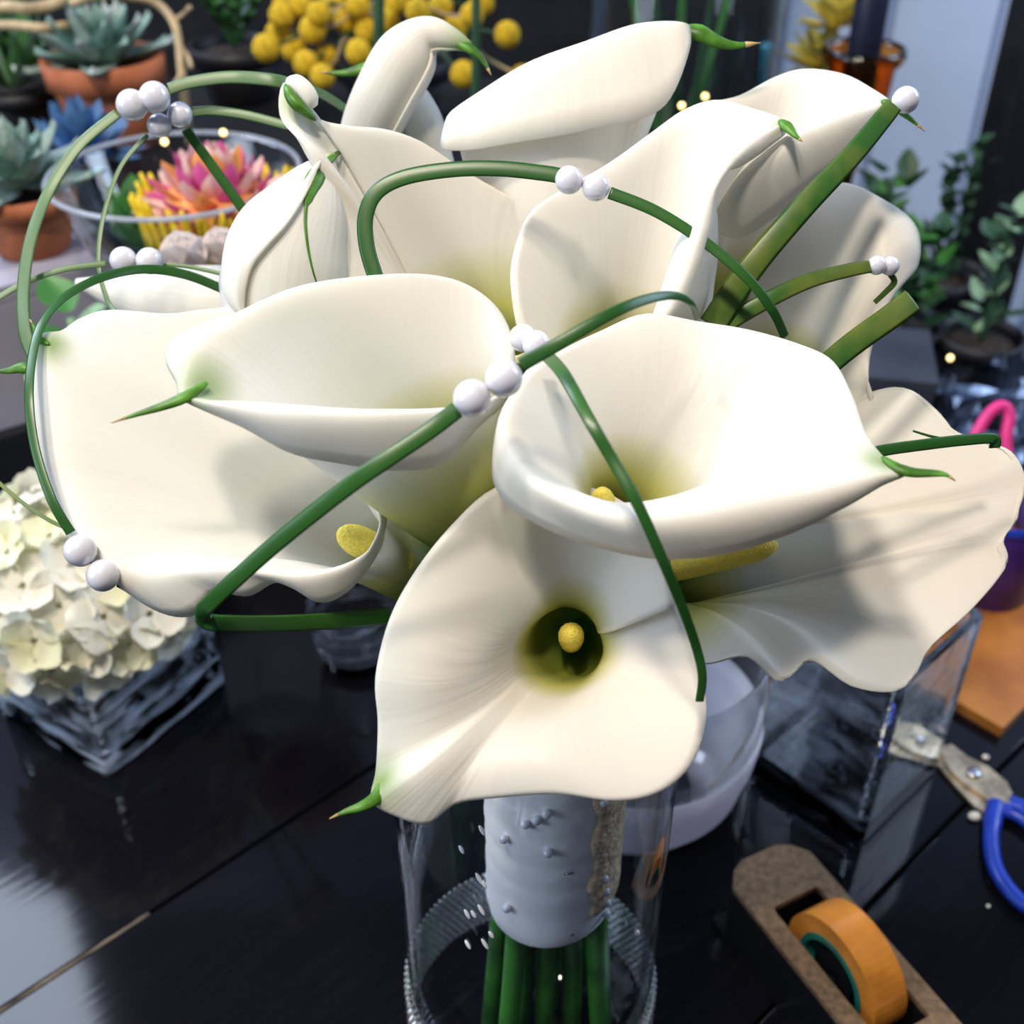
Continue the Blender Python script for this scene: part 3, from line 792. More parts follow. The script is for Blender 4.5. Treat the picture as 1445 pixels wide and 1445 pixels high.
for i, (x, y) in enumerate([(651, 1199), (680, 1172), (679, 1284), (668, 1290), (659, 1290), (684, 1332), (693, 1319), (660, 1333), (676, 1240), (683, 1248), (900, 1316)]):
    d = (at(x, y, 1.0) - cam.location).normalized(); a = d.x ** 2 + d.y ** 2
    b = 2 * (-VX.x * d.x - VX.y * d.y); c = VX.x ** 2 + VX.y ** 2 - (VR + 0.0005) ** 2
    t = (-b - math.sqrt(b * b - 4 * a * c)) / (2 * a); p = cam.location + d * t
    nrm = Vector((p.x - VX.x, p.y - VX.y, 0)).normalized()
    q = nrm.to_track_quat('Z', 'Y')
    inst(dm, 'water_drop', Matrix.Translation(p) @ q.to_matrix().to_4x4() @ Matrix.Rotation(0.4, 4, 'Z') @ Matrix.Diagonal((0.0010, 0.0023 + 0.0006 * (i % 3), 0.0005, 1)), vz)

# ------------------------------------------------------------------ square vases
def square_vase(label, corner, along, side, h, wall=0.006, base=0.016, mat='glass_thick'):
    """corner = front corner on the table, along = direction of its right edge"""
    d = Vector(along).normalized(); e = Vector((-d.y, d.x, 0))
    root = empty('square_vase', corner + (d + e) * side / 2, label, 'vase')
    def ring(ins, z): 
        b = min(0.004, side * 0.04)
        out = []
        for (s, t, ds, dt) in ((0, 0, 1, 1), (1, 0, -1, 1), (1, 1, -1, -1), (0, 1, 1, -1)):
            p = corner + d * (s * side + ds * ins) + e * (t * side + dt * ins)
            for f in ((0, 1), (0.3, 0.3), (1, 0)) if (s + t) % 2 == 0 else ((1, 0), (0.3, 0.3), (0, 1)):
                out.append(p + d * ds * b * f[0] + e * dt * b * f[1] + Vector((0, 0, z)))
        return out
    rings = [ring(0.003, 0), ring(0, 0.003), ring(0, h - 0.002), ring(0.0015, h), ring(wall - 0.0015, h), ring(wall, h - 0.002), ring(wall, base + 0.004), ring(wall + 0.004, base)]
    V = [v for r in rings for v in r]; n = 12
    Fc = grid_faces(len(rings), n, True) + [tuple(range(n))[::-1], tuple((len(rings) - 1) * n + k for k in range(n))]
    mesh_obj('glass_body', V, Fc, M[mat], root, smooth=False)
    return root, corner + (d + e) * side / 2
cR = on_z(1213, 1197); dR = on_z(1320, 1090) - cR
square_vase('empty clear square glass vase at right beside the frosted bowl', cR, dR, 0.099, 0.150)
cL = on_z(155, 1103); dL = on_z(318, 965) - cL
vl, hc = square_vase('low clear square glass vase at left holding the hydrangea', cL, dL, 0.118, 0.075, mat='glass_painted_glint')

# ------------------------------------------------------------------ hydrangea
M['hyd'] = pmatl('hydrangea_petal', (0.88, 0.87, 0.78), 0.6, color2=(0.84, 0.80, 0.68), scale=35, translucent=0.25)
M['hyd2'] = pmatl('hydrangea_petal_green', (0.78, 0.77, 0.48), 0.6, color2=(0.84, 0.82, 0.66), scale=35, translucent=0.25)
M['hydleaf'] = pmatl('hydrangea_stem', (0.20, 0.32, 0.06), 0.6)
def petal_verts(L, W, cup, n=5, m=5, rag=0.0):
    V = []
    for i in range(n + 1):
        t = i / n
        w = W * math.sin(PI * min(1, (t * 0.80 + 0.12))) ** 0.6 * (0.45 + 0.55 * math.sin(PI * min(t + 0.08, 1.0) * 0.62))
        for j in range(m):
            s = -1 + 2 * j / (m - 1)
            V.append(Vector((s * w, L * t * (1 - 0.12 * s * s * t), cup * (t * t * 0.6 + s * s * 0.25 * t) + rag * noise.noise(Vector((s * 2, t * 3, rag * 900))))))
    return V, grid_faces(n + 1, m, False)
def floret_mesh(name, L, mat, cup, seed):
    V = []; Fc = []
    for k in range(4):
        pv, pf = petal_verts(L, L * 0.62, cup * (0.7 + 0.5 * ((k * 7 + seed) % 3) / 2), rag=0.004)
        R = Matrix.Rotation(k * PI / 2 + 0.2 * math.sin(seed + k), 4, 'Z'); b = len(V)
        V += [R @ (v + Vector((0, 0.002, 0))) for v in pv]; Fc += [tuple(i + b for i in f) for f in pf]
    o = mesh_obj(name, V, Fc, mat); me = o.data; bpy.data.objects.remove(o); me.name = name
    return me
hroot = empty('hydrangea', Vector((hc.x, hc.y, 0.075)), 'cream white hydrangea head in the low square vase', 'flower')
FL = [floret_mesh('floret', 0.021, M['hyd'], 0.010, 1), floret_mesh('floret', 0.024, M['hyd'], 0.004, 2), floret_mesh('floret', 0.019, M['hyd2'], 0.013, 3), floret_mesh('floret', 0.023, M['hyd'], -0.004, 5)]
hcen = Vector((hc.x - 0.004, hc.y + 0.0, 0.118)); HR = 0.082
nf = 74
for i in range(nf):
    zz = 1 - 1.52 * (i + 0.5) / nf; ph = i * 2.39996
    dirv = Vector((math.sqrt(1 - zz * zz) * math.cos(ph), math.sqrt(1 - zz * zz) * math.sin(ph), zz))
    p = hcen + Vector((dirv.x * HR, dirv.y * HR, dirv.z * HR * 0.80)) * (0.94 + 0.10 * random.random())
    dv = (dirv + Vector((random.uniform(-.3, .3), random.uniform(-.3, .3), random.uniform(-.2, .3)))).normalized()
    q = dv.to_track_quat('Z', 'Y').to_matrix().to_4x4() @ Matrix.Rotation(random.uniform(0, PI), 4, 'Z')
    inst(FL[(i * 3 + i // 5) % 4 if i % 9 else 2], 'floret', Matrix.Translation(p) @ q, hroot)
V, Fc = lathe_geo([(0.001, 0.056), (0.03, 0.06), (0.055, 0.085), (0.060, 0.12), (0.045, 0.155), (0.001, 0.172)], 20, (hcen.x, hcen.y, 0))
mesh_obj('branching_core', V, Fc, M['hyd2'], hroot)
tube('stem', spline([Vector((hc.x, hc.y, 0.08)), Vector((hc.x + 0.01, hc.y, 0.045)), Vector((hc.x + 0.022, hc.y + 0.01, 0.020))], 10), [0.0045] * 10, M['hydleaf'], hroot)

# ------------------------------------------------------------------ frosted bowl
bc = Vector((0.082, 0.556, 0)); BR = 0.085
fb = empty('glass_bowl', bc, 'round glass bowl with a frosted lower band behind the tall vase', 'bowl')
lathe('glass_body', [(0.0, 0.0), (0.045, 0.0), (0.062, 0.006), (0.076, 0.028), (0.083, 0.06), (BR, 0.10), (BR, 0.148), (BR - 0.002, 0.150), (BR - 0.004, 0.147), (BR - 0.004, 0.10), (0.079, 0.06), (0.072, 0.03), (0.058, 0.012), (0.04, 0.008), (0.0, 0.008)], M['glass'], fb, 72, bc)
lathe('frosted_band', [(0.0455, 0.0003), (0.0625, 0.0053), (0.0767, 0.0272), (0.0837, 0.0595), (BR + 0.0006, 0.078), (BR + 0.0002, 0.0785), (0.0832, 0.06), (0.0762, 0.0282), (0.0622, 0.0063), (0.0452, 0.0006)], M['frost'], fb, 72, bc, True)
pts = []
for k in range(60):                                     # string of stones around the shoulder, hanging down at the right
    t = k / 59
    a = 0.02 + 0.5 * math.sin(t * 2.2)
    z = 0.118 - 0.112 * t
    rr = BR + 0.002 if z > 0.06 else 0.083 - 0.030 * ((0.06 - z) / 0.06) ** 1.6
    a = -0.10 + 0.14 * math.sin(t * 3)
    pts.append(bc + Vector((rr * math.cos(a), rr * math.sin(a), z)))
beads('rhinestone_chain', pts, 0.0013, M['goldstone'], fb, 'string of gold rhinestones down the side')
# white disc and dark candle seen inside
cd = empty('pillar_candle', bc + Vector((0, 0, 0.0085)), 'white candle stub lying inside the round glass bowl', 'candle')
lathe('wax', [(0.0, 0.009), (0.030, 0.009), (0.033, 0.012), (0.033, 0.038), (0.031, 0.041), (0.026, 0.039), (0.018, 0.036), (0.0, 0.036)], M['frost'], cd, 40, bc)
tube('wick', [bc + Vector((0, 0, 0.034)), bc + Vector((0, 0, 0.044)), bc + Vector((0.001, 0, 0.048))], [0.0008, 0.0008, 0.0006], M['dark'], cd, 6)

# ------------------------------------------------------------------ votive glass far behind
vc = on_z(505, 925)
vt = empty('votive_glass', vc, 'small cut glass votive on the table behind the left flowers', 'glass')
V, Fc = lathe_geo([(0.0, 0.0), (0.026, 0.0), (0.029, 0.003), (0.034, 0.035), (0.037, 0.055), (0.036, 0.0565), (0.0345, 0.055), (0.030, 0.012), (0.026, 0.009), (0.0, 0.009)], 36, vc)
for i, v in enumerate(V):
    if (i % 36) % 2 and (v - vc).xy.length > 0.0255:
        v.x = vc.x + (v.x - vc.x) * 0.955; v.y = vc.y + (v.y - vc.y) * 0.955
mesh_obj('glass_body', V, Fc, M['glass_thick'], vt, smooth=False)

# ------------------------------------------------------------------ tape dispenser
M['tan'] = pmatl('dispenser_top_tan', (0.17, 0.105, 0.055), 0.85, var=0.2, scale=220, bump=0.4, bscale=900)
M['blackpl'] = pmatl('black_plastic', (0.008, 0.008, 0.010), 0.35, var=0.1)
M['tape'] = pmatl('orange_tape', (0.62, 0.22, 0.028), 0.2, var=0.12, scale=50, spec=0.8)
M['core'] = pmatl('green_core', (0.01, 0.14, 0.10), 0.35, var=0.1)
M['steel'] = pmatl('steel', (0.6, 0.6, 0.62), 0.25, metal=1.0, var=0.05)
d = Vector((0.46, -0.888, 0)); e = Vector((0.888, 0.46, 0)); tz = 0.050
p0 = on_z(1070, 1203, tz)                      # middle of the rounded far end
td = empty('tape_dispenser', Vector((p0.x, p0.y, 0)) + d * 0.09, 'tan topped desk tape dispenser with black sides at lower right', 'tape dispenser')
hw = 0.029; Ln = 0.19
def tdp(s, t, z): return Vector((p0.x, p0.y, 0)) + d * s + e * t + Vector((0, 0, z))
# outline with rounded far end, slot cut through the top
def slab(name, z0, z1, mat, ins=0.0, slot=True):
    outer = [(0.004 + ins, -hw + 0.008), (ins, -hw + 0.016), (ins, hw - 0.016), (0.004 + ins, hw - 0.008), (0.014, hw - ins), (Ln - ins, hw - ins), (Ln - ins, -hw + ins), (0.014, -hw + ins)]
    inner = [(0.038, -0.0165), (0.036, -0.0155), (0.036, 0.0155), (0.038, 0.0165), (0.040, 0.0170), (0.130, 0.0170), (0.130, -0.0170), (0.040, -0.0170)]
    n = 8
    V = [tdp(s, t, z1) for s, t in outer] + [tdp(s, t, z1) for s, t in inner] + [tdp(s, t, z0) for s, t in outer] + [tdp(s, t, z0) for s, t in inner]
    Fc = []
    for k in range(n):
        m = (k + 1) % n
        Fc += [(k, m, n + m, n + k), (2 * n + k, 3 * n + k, 3 * n + m, 2 * n + m), (k, 2 * n + k, 2 * n + m, m), (n + k, n + m, 3 * n + m, 3 * n + k)]
    return mesh_obj(name, V, Fc, mat, td, smooth=False)
slab('body', 0.003, 0.046, M['blackpl'], 0.0)
slab('top_plate', 0.046, tz, M['tan'], 0.0)
box('base_plate', *(tdp(0.095, 0, 0).xy), 0.0, 0.003, 0.095, hw, M['blackpl'], td, math.atan2(d.y, d.x), 0.001)
tr = empty('tape_roll', tdp(0.083, 0, 0.042), 'roll of glossy orange tape sitting in the tape dispenser', 'tape')
def disc_roll(name, r0, r1, hw2, mat, parent):
    V = []; n = 48
    for (r, t) in ((r1, -hw2), (r1, hw2), (r0, hw2), (r0, -hw2)):
        for k in range(n):
            a = 2 * PI * k / n
            V.append(tdp(0.083 + r * math.cos(a), t, 0.042 + r * math.sin(a)))
    Fc = []
    for q in range(4):
        for k in range(n):
            m = (k + 1) % n
            Fc.append((q * n + k, q * n + m, ((q + 1) % 4) * n + m, ((q + 1) % 4) * n + k))
    o = mesh_obj(name, V, Fc, mat, parent, smooth=False)
    return o
disc_roll('tape', 0.0255, 0.0365, 0.0115, M['tape'], tr)
disc_roll('core', 0.0215, 0.0254, 0.0120, M['core'], tr)
disc_roll('hub', 0.003, 0.0150, 0.0100, M['blackpl'], tr)
for k in range(4):
    a = k * PI / 2 + 0.5
    tube('spoke', [tdp(0.083 + r * math.cos(a), 0, 0.042 + r * math.sin(a)) for r in (0.012, 0.018, 0.022)], [0.002] * 3, M['core'], tr, 6)
# serrated cutter at the near end
V = [tdp(0.165, -0.014, 0.052), tdp(0.165, 0.014, 0.052), tdp(0.180, 0.014, 0.058), tdp(0.180, -0.014, 0.058), tdp(0.165, -0.014, 0.050), tdp(0.165, 0.014, 0.050), tdp(0.181, 0.014, 0.056), tdp(0.181, -0.014, 0.056)]
mesh_obj('cutter', V, [(0, 1, 2, 3), (4, 7, 6, 5), (0, 4, 5, 1), (1, 5, 6, 2), (2, 6, 7, 3), (3, 7, 4, 0)], M['steel'], td, smooth=False)

# ------------------------------------------------------------------ blue scissors
M['bluepl'] = pmatl('blue_plastic', (0.012, 0.05, 0.48), 0.3, var=0.08)
M['brass'] = pmatl('worn_blade', (0.62, 0.50, 0.34), 0.4, metal=0.7, var=0.25, scale=80)
sz = 0.006
sc_ = empty('scissors', on_z(1372, 1102), 'scissors with blue plastic handles and worn blades beside the square vase', 'scissors')
def flat_poly(name, pix, z0, z1, mat, parent):
    n = len(pix)
    V = [on_z(x, y, 0) + Vector((0, 0, z1)) for x, y in pix] + [on_z(x, y, 0) + Vector((0, 0, z0)) for x, y in pix]
    Fc = [tuple(range(n)), tuple(range(2 * n - 1, n - 1, -1))] + [(k, n + k, n + (k + 1) % n, (k + 1) % n) for k in range(n)]
    return mesh_obj(name, V, Fc, mat, parent, smooth=False)
flat_poly('blade', [(1322, 1062), (1340, 1058), (1362, 1075), (1392, 1090), (1418, 1112), (1428, 1134), (1424, 1152), (1404, 1148), (1384, 1130), (1356, 1112), (1338, 1094)], 0.004, 0.0062, M['brass'], sc_)
flat_poly('blade', [(1300, 1058), (1322, 1058), (1350, 1088), (1384, 1118), (1410, 1148), (1398, 1158), (1374, 1142), (1346, 1112)], 0.0012, 0.0036, M['brass'], sc_)
pv = on_z(1371, 1100)
lathe('pivot', [(0.0, 0.0062), (0.0052, 0.0062), (0.0052, 0.0078), (0.003, 0.0086), (0.0, 0.0088)], M['steel'], sc_, 20, pv)
def handle(pix, r):
    pts = spline([on_z(x, y, 0) + Vector((0, 0, r + 0.0005)) for x, y in pix], 60)
    V, Fc = tube_geo(pts, [r * (1.15 if i < 8 else 1.0) for i in range(60)], 10, 0.8, (0, 0, 1))
    return mesh_obj('handle', V, Fc, M['bluepl'], sc_)
handle([(1404, 1142), (1398, 1165), (1396, 1200), (1403, 1235), (1424, 1268), (1452, 1290), (1482, 1284), (1490, 1240), (1470, 1190), (1436, 1160), (1408, 1150)], 0.0055)
handle([(1420, 1140), (1445, 1148), (1470, 1140), (1510, 1120), (1545, 1130), (1550, 1160), (1515, 1185), (1475, 1180), (1440, 1162), (1422, 1148)], 0.0055)

# ------------------------------------------------------------------ crumbs on the table
M['chip'] = pmatl('white_pellet', (0.85, 0.80, 0.68), 0.7)
cm = sphere_mesh('pellet', 1.0, M['chip'], 10, 6)
o = inst(cm, 'foam_pellet', Matrix.Translation(on_z(1374, 1155) + Vector((0, 0, 0.0025))) @ Matrix.Diagonal((0.0046, 0.0036, 0.0028, 1)), None)
tag(o, 'small white foam pellet on the table by the blue scissors', 'pellet')
o = inst(cm, 'foam_pellet', Matrix.Translation(on_z(1390, 1071) + Vector((0, 0, 0.0018))) @ Matrix.Diagonal((0.0026, 0.0022, 0.0018, 1)), None)
tag(o, 'tiny white crumb on the table above the scissors blades', 'pellet')
o = inst(cm, 'foam_pellet', Matrix.Translation(on_z(1394, 1280) + Vector((0, 0, 0.0010))) @ Matrix.Diagonal((0.0014, 0.0012, 0.001, 1)), None)
tag(o, 'speck of white foam on the dark table left of the blue handle', 'pellet')

# ------------------------------------------------------------------ wooden block, cup, pink tool at right
M['wood'] = pmatl('orange_wood', (0.48, 0.18, 0.03), 0.45, color2=(0.30, 0.10, 0.02), scale=18, bump=0.1)
M['brownwood'] = pmatl('brown_wood', (0.16, 0.075, 0.03), 0.5, var=0.2, scale=14)
cW = on_z(1411, 1041)
dW = Vector((math.cos(ROT), math.sin(ROT), 0)); eW = Vector((-dW.y, dW.x, 0))
wbx = empty('wooden_tray', cW + (dW + eW) * 0.06, 'orange wooden tray at the right edge behind the scissors', 'tray')
def wplate(name, s0, s1, t0, t1, z0, z1, mat):
    c = cW + dW * (s0 + s1) / 2 + eW * (t0 + t1) / 2
    return box(name, c.x, c.y, z0, z1, (s1 - s0) / 2, (t1 - t0) / 2, mat, wbx, ROT, 0.001)
wplate('bottom', 0, 0.20, 0, 0.085, 0.0, 0.010, M['wood'])
wplate('side', 0, 0.20, 0.085, 0.097, 0.0, 0.060, M['brownwood'])
wplate('side', 0.20, 0.212, 0, 0.097, 0.0, 0.060, M['brownwood'])
for s, t in ((0.03, 0.06), (0.12, 0.03)):
    c = cW + dW * s + eW * t
    lathe('screw', [(0.0, 0.010), (0.0035, 0.010), (0.003, 0.012), (0.0, 0.0125)], M['brass'], wbx, 12, c)
M['purple'] = pmatl('purple_plastic', (0.05, 0.018, 0.15), 0.35, var=0.1)
M['pink'] = pmatl('pink_rubber', (0.66, 0.03, 0.22), 0.55, var=0.06)
cc = Vector((0.402, 0.765, 0))
cup = empty('tool_cup', cc, 'purple plastic tool cup standing behind the square vase', 'cup')
lathe('cup_body', [(0.0, 0.0), (0.030, 0.0), (0.032, 0.003), (0.036, 0.094), (0.035, 0.096), (0.0335, 0.094), (0.030, 0.006), (0.0, 0.005)], M['purple'], cup, 40, cc)
lathe('cup_rim', [(0.0362, 0.088), (0.0375, 0.090), (0.0375, 0.096), (0.0360, 0.0975), (0.0345, 0.096), (0.0345, 0.090)], M['bluepl'], cup, 40, cc, True)
tool = empty('pink_tool', cc + Vector((0.005, 0, 0.006)), 'pink looped tool handle standing in the purple cup', 'tool')
Zp = 0.90
k = [at(x, y, Zp) for x, y in [(1424, 690), (1421, 650), (1420, 615), (1424, 585), (1414, 573), (1398, 582), (1383, 603), (1372, 628), (1366, 655), (1368, 690)]]
pts = spline(k, 60)
V, Fc = tube_geo(pts, [0.0048] * 60, 10)
mesh_obj('loop', V, Fc, M['pink'], tool)
a0 = (k[0] + k[-1]) / 2
tube('shaft', spline([k[0] + Vector((0, 0, 0.004)), a0 * 0.3 + k[0] * 0.7 - Vector((0, 0, 0.03)), Vector((cc.x + 0.012, cc.y, 0.06)), Vector((cc.x + 0.005, cc.y, 0.0085))], 16), [0.005] * 16, M['pink'], tool, 8)
tube('shaft', spline([k[-1] + Vector((0, 0, 0.004)), a0 - Vector((0, 0, 0.03)), Vector((cc.x - 0.004, cc.y, 0.06)), Vector((cc.x - 0.008, cc.y, 0.0085))], 16), [0.005] * 16, M['pink'], tool, 8)

# ------------------------------------------------------------------ background: risers, pots and plants
M['riser'] = pmatl('riser_dark', (0.008, 0.008, 0.012), 0.5, var=0.2, scale=10)
M['lilac'] = pmatl('grey_lilac_box', (0.34, 0.33, 0.42), 0.6, var=0.08, scale=10)
M['terra'] = pmatl('terracotta', (0.42, 0.13, 0.055), 0.8, var=0.15, scale=18, bump=0.15)
M['soil'] = pmatl('soil', (0.03, 0.02, 0.015), 0.95, var=0.4, scale=120, bump=0.5)
M['succ'] = pmatl('succulent_leaf', (0.23, 0.36, 0.31), 0.55, color2=(0.08, 0.18, 0.14), scale=30)
M['succ2'] = pmatl('succulent_leaf_pale', (0.42, 0.48, 0.44), 0.55, color2=(0.13, 0.22, 0.18), scale=28)
M['leaf'] = pmatl('green_leaf', (0.035, 0.16, 0.025), 0.45, color2=(0.06, 0.22, 0.05), scale=20)
M['leafpale'] = pmatl('pale_leaf', (0.26, 0.40, 0.26), 0.55, color2=(0.14, 0.30, 0.14), scale=20)
M['leafdark'] = pmatl('dark_leaf', (0.012, 0.05, 0.02), 0.5, color2=(0.03, 0.09, 0.035), scale=20)
M['leafblue'] = pmatl('blue_leaf', (0.03, 0.12, 0.34), 0.55, color2=(0.09, 0.20, 0.36), scale=30)
M['leafyel'] = pmatl('yellow_leaf', (0.72, 0.55, 0.12), 0.5, color2=(0.36, 0.40, 0.06), scale=12)
M['tanvine'] = pmatl('dried_vine', (0.50, 0.38, 0.22), 0.8, var=0.2, scale=40)
M['yball'] = pmatl('yellow_ball', (0.62, 0.40, 0.012), 0.9, var=0.15, scale=200, bump=1.0, bscale=450)
M['amber'] = glass_mat('amber_glass', (0.85, 0.30, 0.05), 0.05, 1.45, 0.1)

def riser(name, cx, cy, z1, hx, hy, label, mat, rz=0.0, z0=0.0, cat='display box'):
    r = empty(name, Vector((cx, cy, z0)), label, cat, rz=rz)
    box('top_board', cx, cy, z1 - 0.014, z1, hx, hy, mat, r, rz, 0.002)
    c, s_ = math.cos(rz), math.sin(rz)
    for (dx, dy, ax_, ay_) in ((0, -hy + 0.006, hx - 0.002, 0.006), (0, hy - 0.006, hx - 0.002, 0.006), (-hx + 0.006, 0, 0.006, hy - 0.0125), (hx - 0.006, 0, 0.006, hy - 0.0125)):
        box('side_panel', cx + dx * c - dy * s_, cy + dx * s_ + dy * c, z0, z1 - 0.0142, ax_, ay_, mat, r, rz, 0.001)
    return r
riser('display_riser', -0.26, 1.23, 0.245, 0.30, 0.20, 'dark display riser behind the glass compote, carrying pots and dried flowers', M['riser'])
riser('display_riser', -0.44, 0.905, 0.255, 0.085, 0.085, 'lilac grey box at far left under the pale succulent', M['lilac'], 0.62, 0.135)
riser('display_riser', -0.44, 0.905, 0.1345, 0.095, 0.095, 'black box carrying the lilac grey box at far left', M['riser'], 0.62)

def leaf_mesh(name, L, W, mat, bend=0.3, thick=0.0, n=7, point=0.7):
    V = []
    for i in range(n + 1):
        t = i / n
        w = W * (math.sin(PI * min(1.0, 0.06 + 0.94 * t ** point))) ** 0.75 * (1 if t < 1 else 0.05) + 0.0003
        x = 0
        for j in range(5):
            s = -1 + j / 2
            V.append(Vector((s * w, L * t * (1 - 0.15 * bend * t), bend * L * t * t * 0.6 + abs(s) * w * 0.35 - thick * (1 - s * s) * math.sin(PI * min(1, t + .02)))))
    F0 = grid_faces(n + 1, 5, False); Fc = list(F0)
    if thick:
        b = len(V)
        V += [v + Vector((0, 0, thick * 1.6 * (1 - abs((i % 5) / 2 - 1)) + 0.0008)) for i, v in enumerate(V)]
        Fc += [tuple(b + k for k in f[::-1]) for f in F0]
    o = mesh_obj(name, V, Fc, mat); me = o.data; bpy.data.objects.remove(o); me.name = name
    return me

def plant(root, meshes, c, n, tilt0, tilt1, scale0=1.0, scale1=1.0, jit=0.2, r0=0.0, dz=0.0):
    """spiral of leaves about c; tilt 0 = upright, 90 = lying flat"""
    for i in range(n):
        t = i / max(1, n - 1); az = i * 2.39996 + random.uniform(-jit, jit)
        tl = math.radians(tilt0 + (tilt1 - tilt0) * t + random.uniform(-8, 8) * jit * 3)
        sc = scale0 + (scale1 - scale0) * t
        Mx = Matrix.Translation(c + Vector((r0 * math.cos(az), r0 * math.sin(az), -dz * t))) @ Matrix.Rotation(az - PI / 2, 4, 'Z') @ Matrix.Rotation(PI / 2 - tl, 4, 'X') @ Matrix.Scale(sc, 4)
        inst(meshes[i % len(meshes)], 'leaf', Mx, root)

def pot(label, c, r, h, mat, cat='pot', name='plant_pot'):
    p = empty(name, c, label, cat)
    lathe('pot_body', [(0.0, 0.0), (r * 0.66, 0.0), (r * 0.70, 0.003), (r * 0.90, h * 0.72), (r * 0.86, h * 0.74), (r * 0.80, h * 0.74), (r * 0.62, 0.008), (0.0, 0.008)], mat, p, 40, c)
    lathe('pot_rim', [(r * 0.90, h * 0.70), (r, h * 0.72), (r * 1.02, h), (r * 0.93, h * 1.005), (r * 0.88, h * 0.80)], mat, p, 40, c, True)
    lathe('soil', [(0.0, h * 0.84), (r * 0.5, h * 0.85), (r * 0.89, h * 0.83)], M['soil'], p, 24, c)
    return p

# succulent in terracotta
pc = at(165, 185, 1.19); pc.z = 0.245
pot('terracotta pot under the large blue green succulent at top left', pc, 0.058, 0.088, M['terra'])
LS = [leaf_mesh('leaf', 0.076, 0.020, M['succ'], 0.22, 0.005), leaf_mesh('leaf', 0.080, 0.018, M['succ2'], 0.2, 0.005)]
r = empty('succulent', pc + Vector((0, 0, 0.074)), 'large blue green succulent rosette in the terracotta pot', 'succulent')
plant(r, LS, pc + Vector((0, 0, 0.090)), 26, 12, 98, 0.55, 1.0, 0.15, 0.006, 0.012)
# pale succulent on the lilac box
pc = Vector((-0.392, 0.905, 0.255))
pot('low brown red pot under the pale succulent at left edge', pc, 0.042, 0.052, M['terra'])
LS2 = [leaf_mesh('leaf', 0.055, 0.013, M['succ2'], 0.3, 0.003), leaf_mesh('leaf', 0.05, 0.012, M['succ'], 0.3, 0.003)]
r = empty('succulent', pc + Vector((0, 0, 0.044)), 'pale grey succulent on the lilac box at left edge', 'succulent')
plant(r, LS2, pc + Vector((0, 0, 0.062)), 30, 5, 98, 0.7, 1.25, 0.2, 0.004, 0.012)
# blue leaves
pc = at(118, 215, 1.06); pc.z = 0.245
pot('small dark pot under the blue leaved plant', pc, 0.030, 0.04, M['riser'])
LB = [leaf_mesh('leaf', 0.055, 0.011, M['leafblue'], 0.35)]
r = empty('blue_plant', pc + Vector((0, 0, 0.03)), 'blue leaved plant beside the terracotta pot', 'plant')
plant(r, LB, pc + Vector((0, 0, 0.036)), 30, 10, 100, 1.0, 1.0, 0.4, 0.004)
# dark spiky plant top left
pc = at(35, 175, 1.22); pc.z = 0.245
pot('dark pot under the spiky green plant at the left edge', pc, 0.045, 0.05, M['riser'])
LD = [leaf_mesh('leaf', 0.10, 0.006, M['leafdark'], 0.5), leaf_mesh('leaf', 0.09, 0.007, M['leafpale'], 0.6), leaf_mesh('leaf', 0.095, 0.006, M['leaf'], 0.5)]
r = empty('spiky_plant', pc + Vector((0, 0, 0.04)), 'spiky green plant between the two succulents at left', 'plant')
plant(r, LD, pc + Vector((0, 0, 0.048)), 34, 5, 85, 1.0, 1.0, 0.4, 0.006)
# dried vine
vine = empty('dried_vine', at(215, 0, 1.10), 'tan dried vine hanging beside the terracotta pot', 'vine')
tube('stem', spline([at(x, y, z) for x, y, z in [(100, 5, 1.08), (150, -8, 1.08), (215, 2, 1.10), (243, 28, 1.10), (252, 60, 1.10), (256, 100, 1.10), (262, 150, 1.12), (268, 205, 1.16)]], 30), [0.0040] * 30, M['tanvine'], vine, 7)
for (x, y, x2, y2) in [(243, 30, 268, 10), (252, 62, 270, 96), (256, 90, 246, 120)]:
    tube('twig', spline([at(x, y, 1.10), at((x + x2) / 2 + 4, (y + y2) / 2, 1.10), at(x2, y2, 1.09)], 8), [0.0022] * 8, M['tanvine'], vine, 6)
vine = empty('dried_vine', at(-10, 12, 1.12), 'pale driftwood branch at the top left corner', 'vine')
tube('stem', spline([at(x, y, z) for x, y, z in [(-40, 30, 1.16), (0, 10, 1.13), (40, 12, 1.12), (80, 4, 1.12), (120, -20, 1.12)]], 20), [0.0055] * 20, M['tanvine'], vine, 8)
tube('branch', spline([at(x, y, z) for x, y, z in [(-30, 36, 1.15), (20, 36, 1.12), (60, 40, 1.11), (95, 36, 1.13)]], 16), [0.0045] * 16, M['tanvine'], vine, 8)

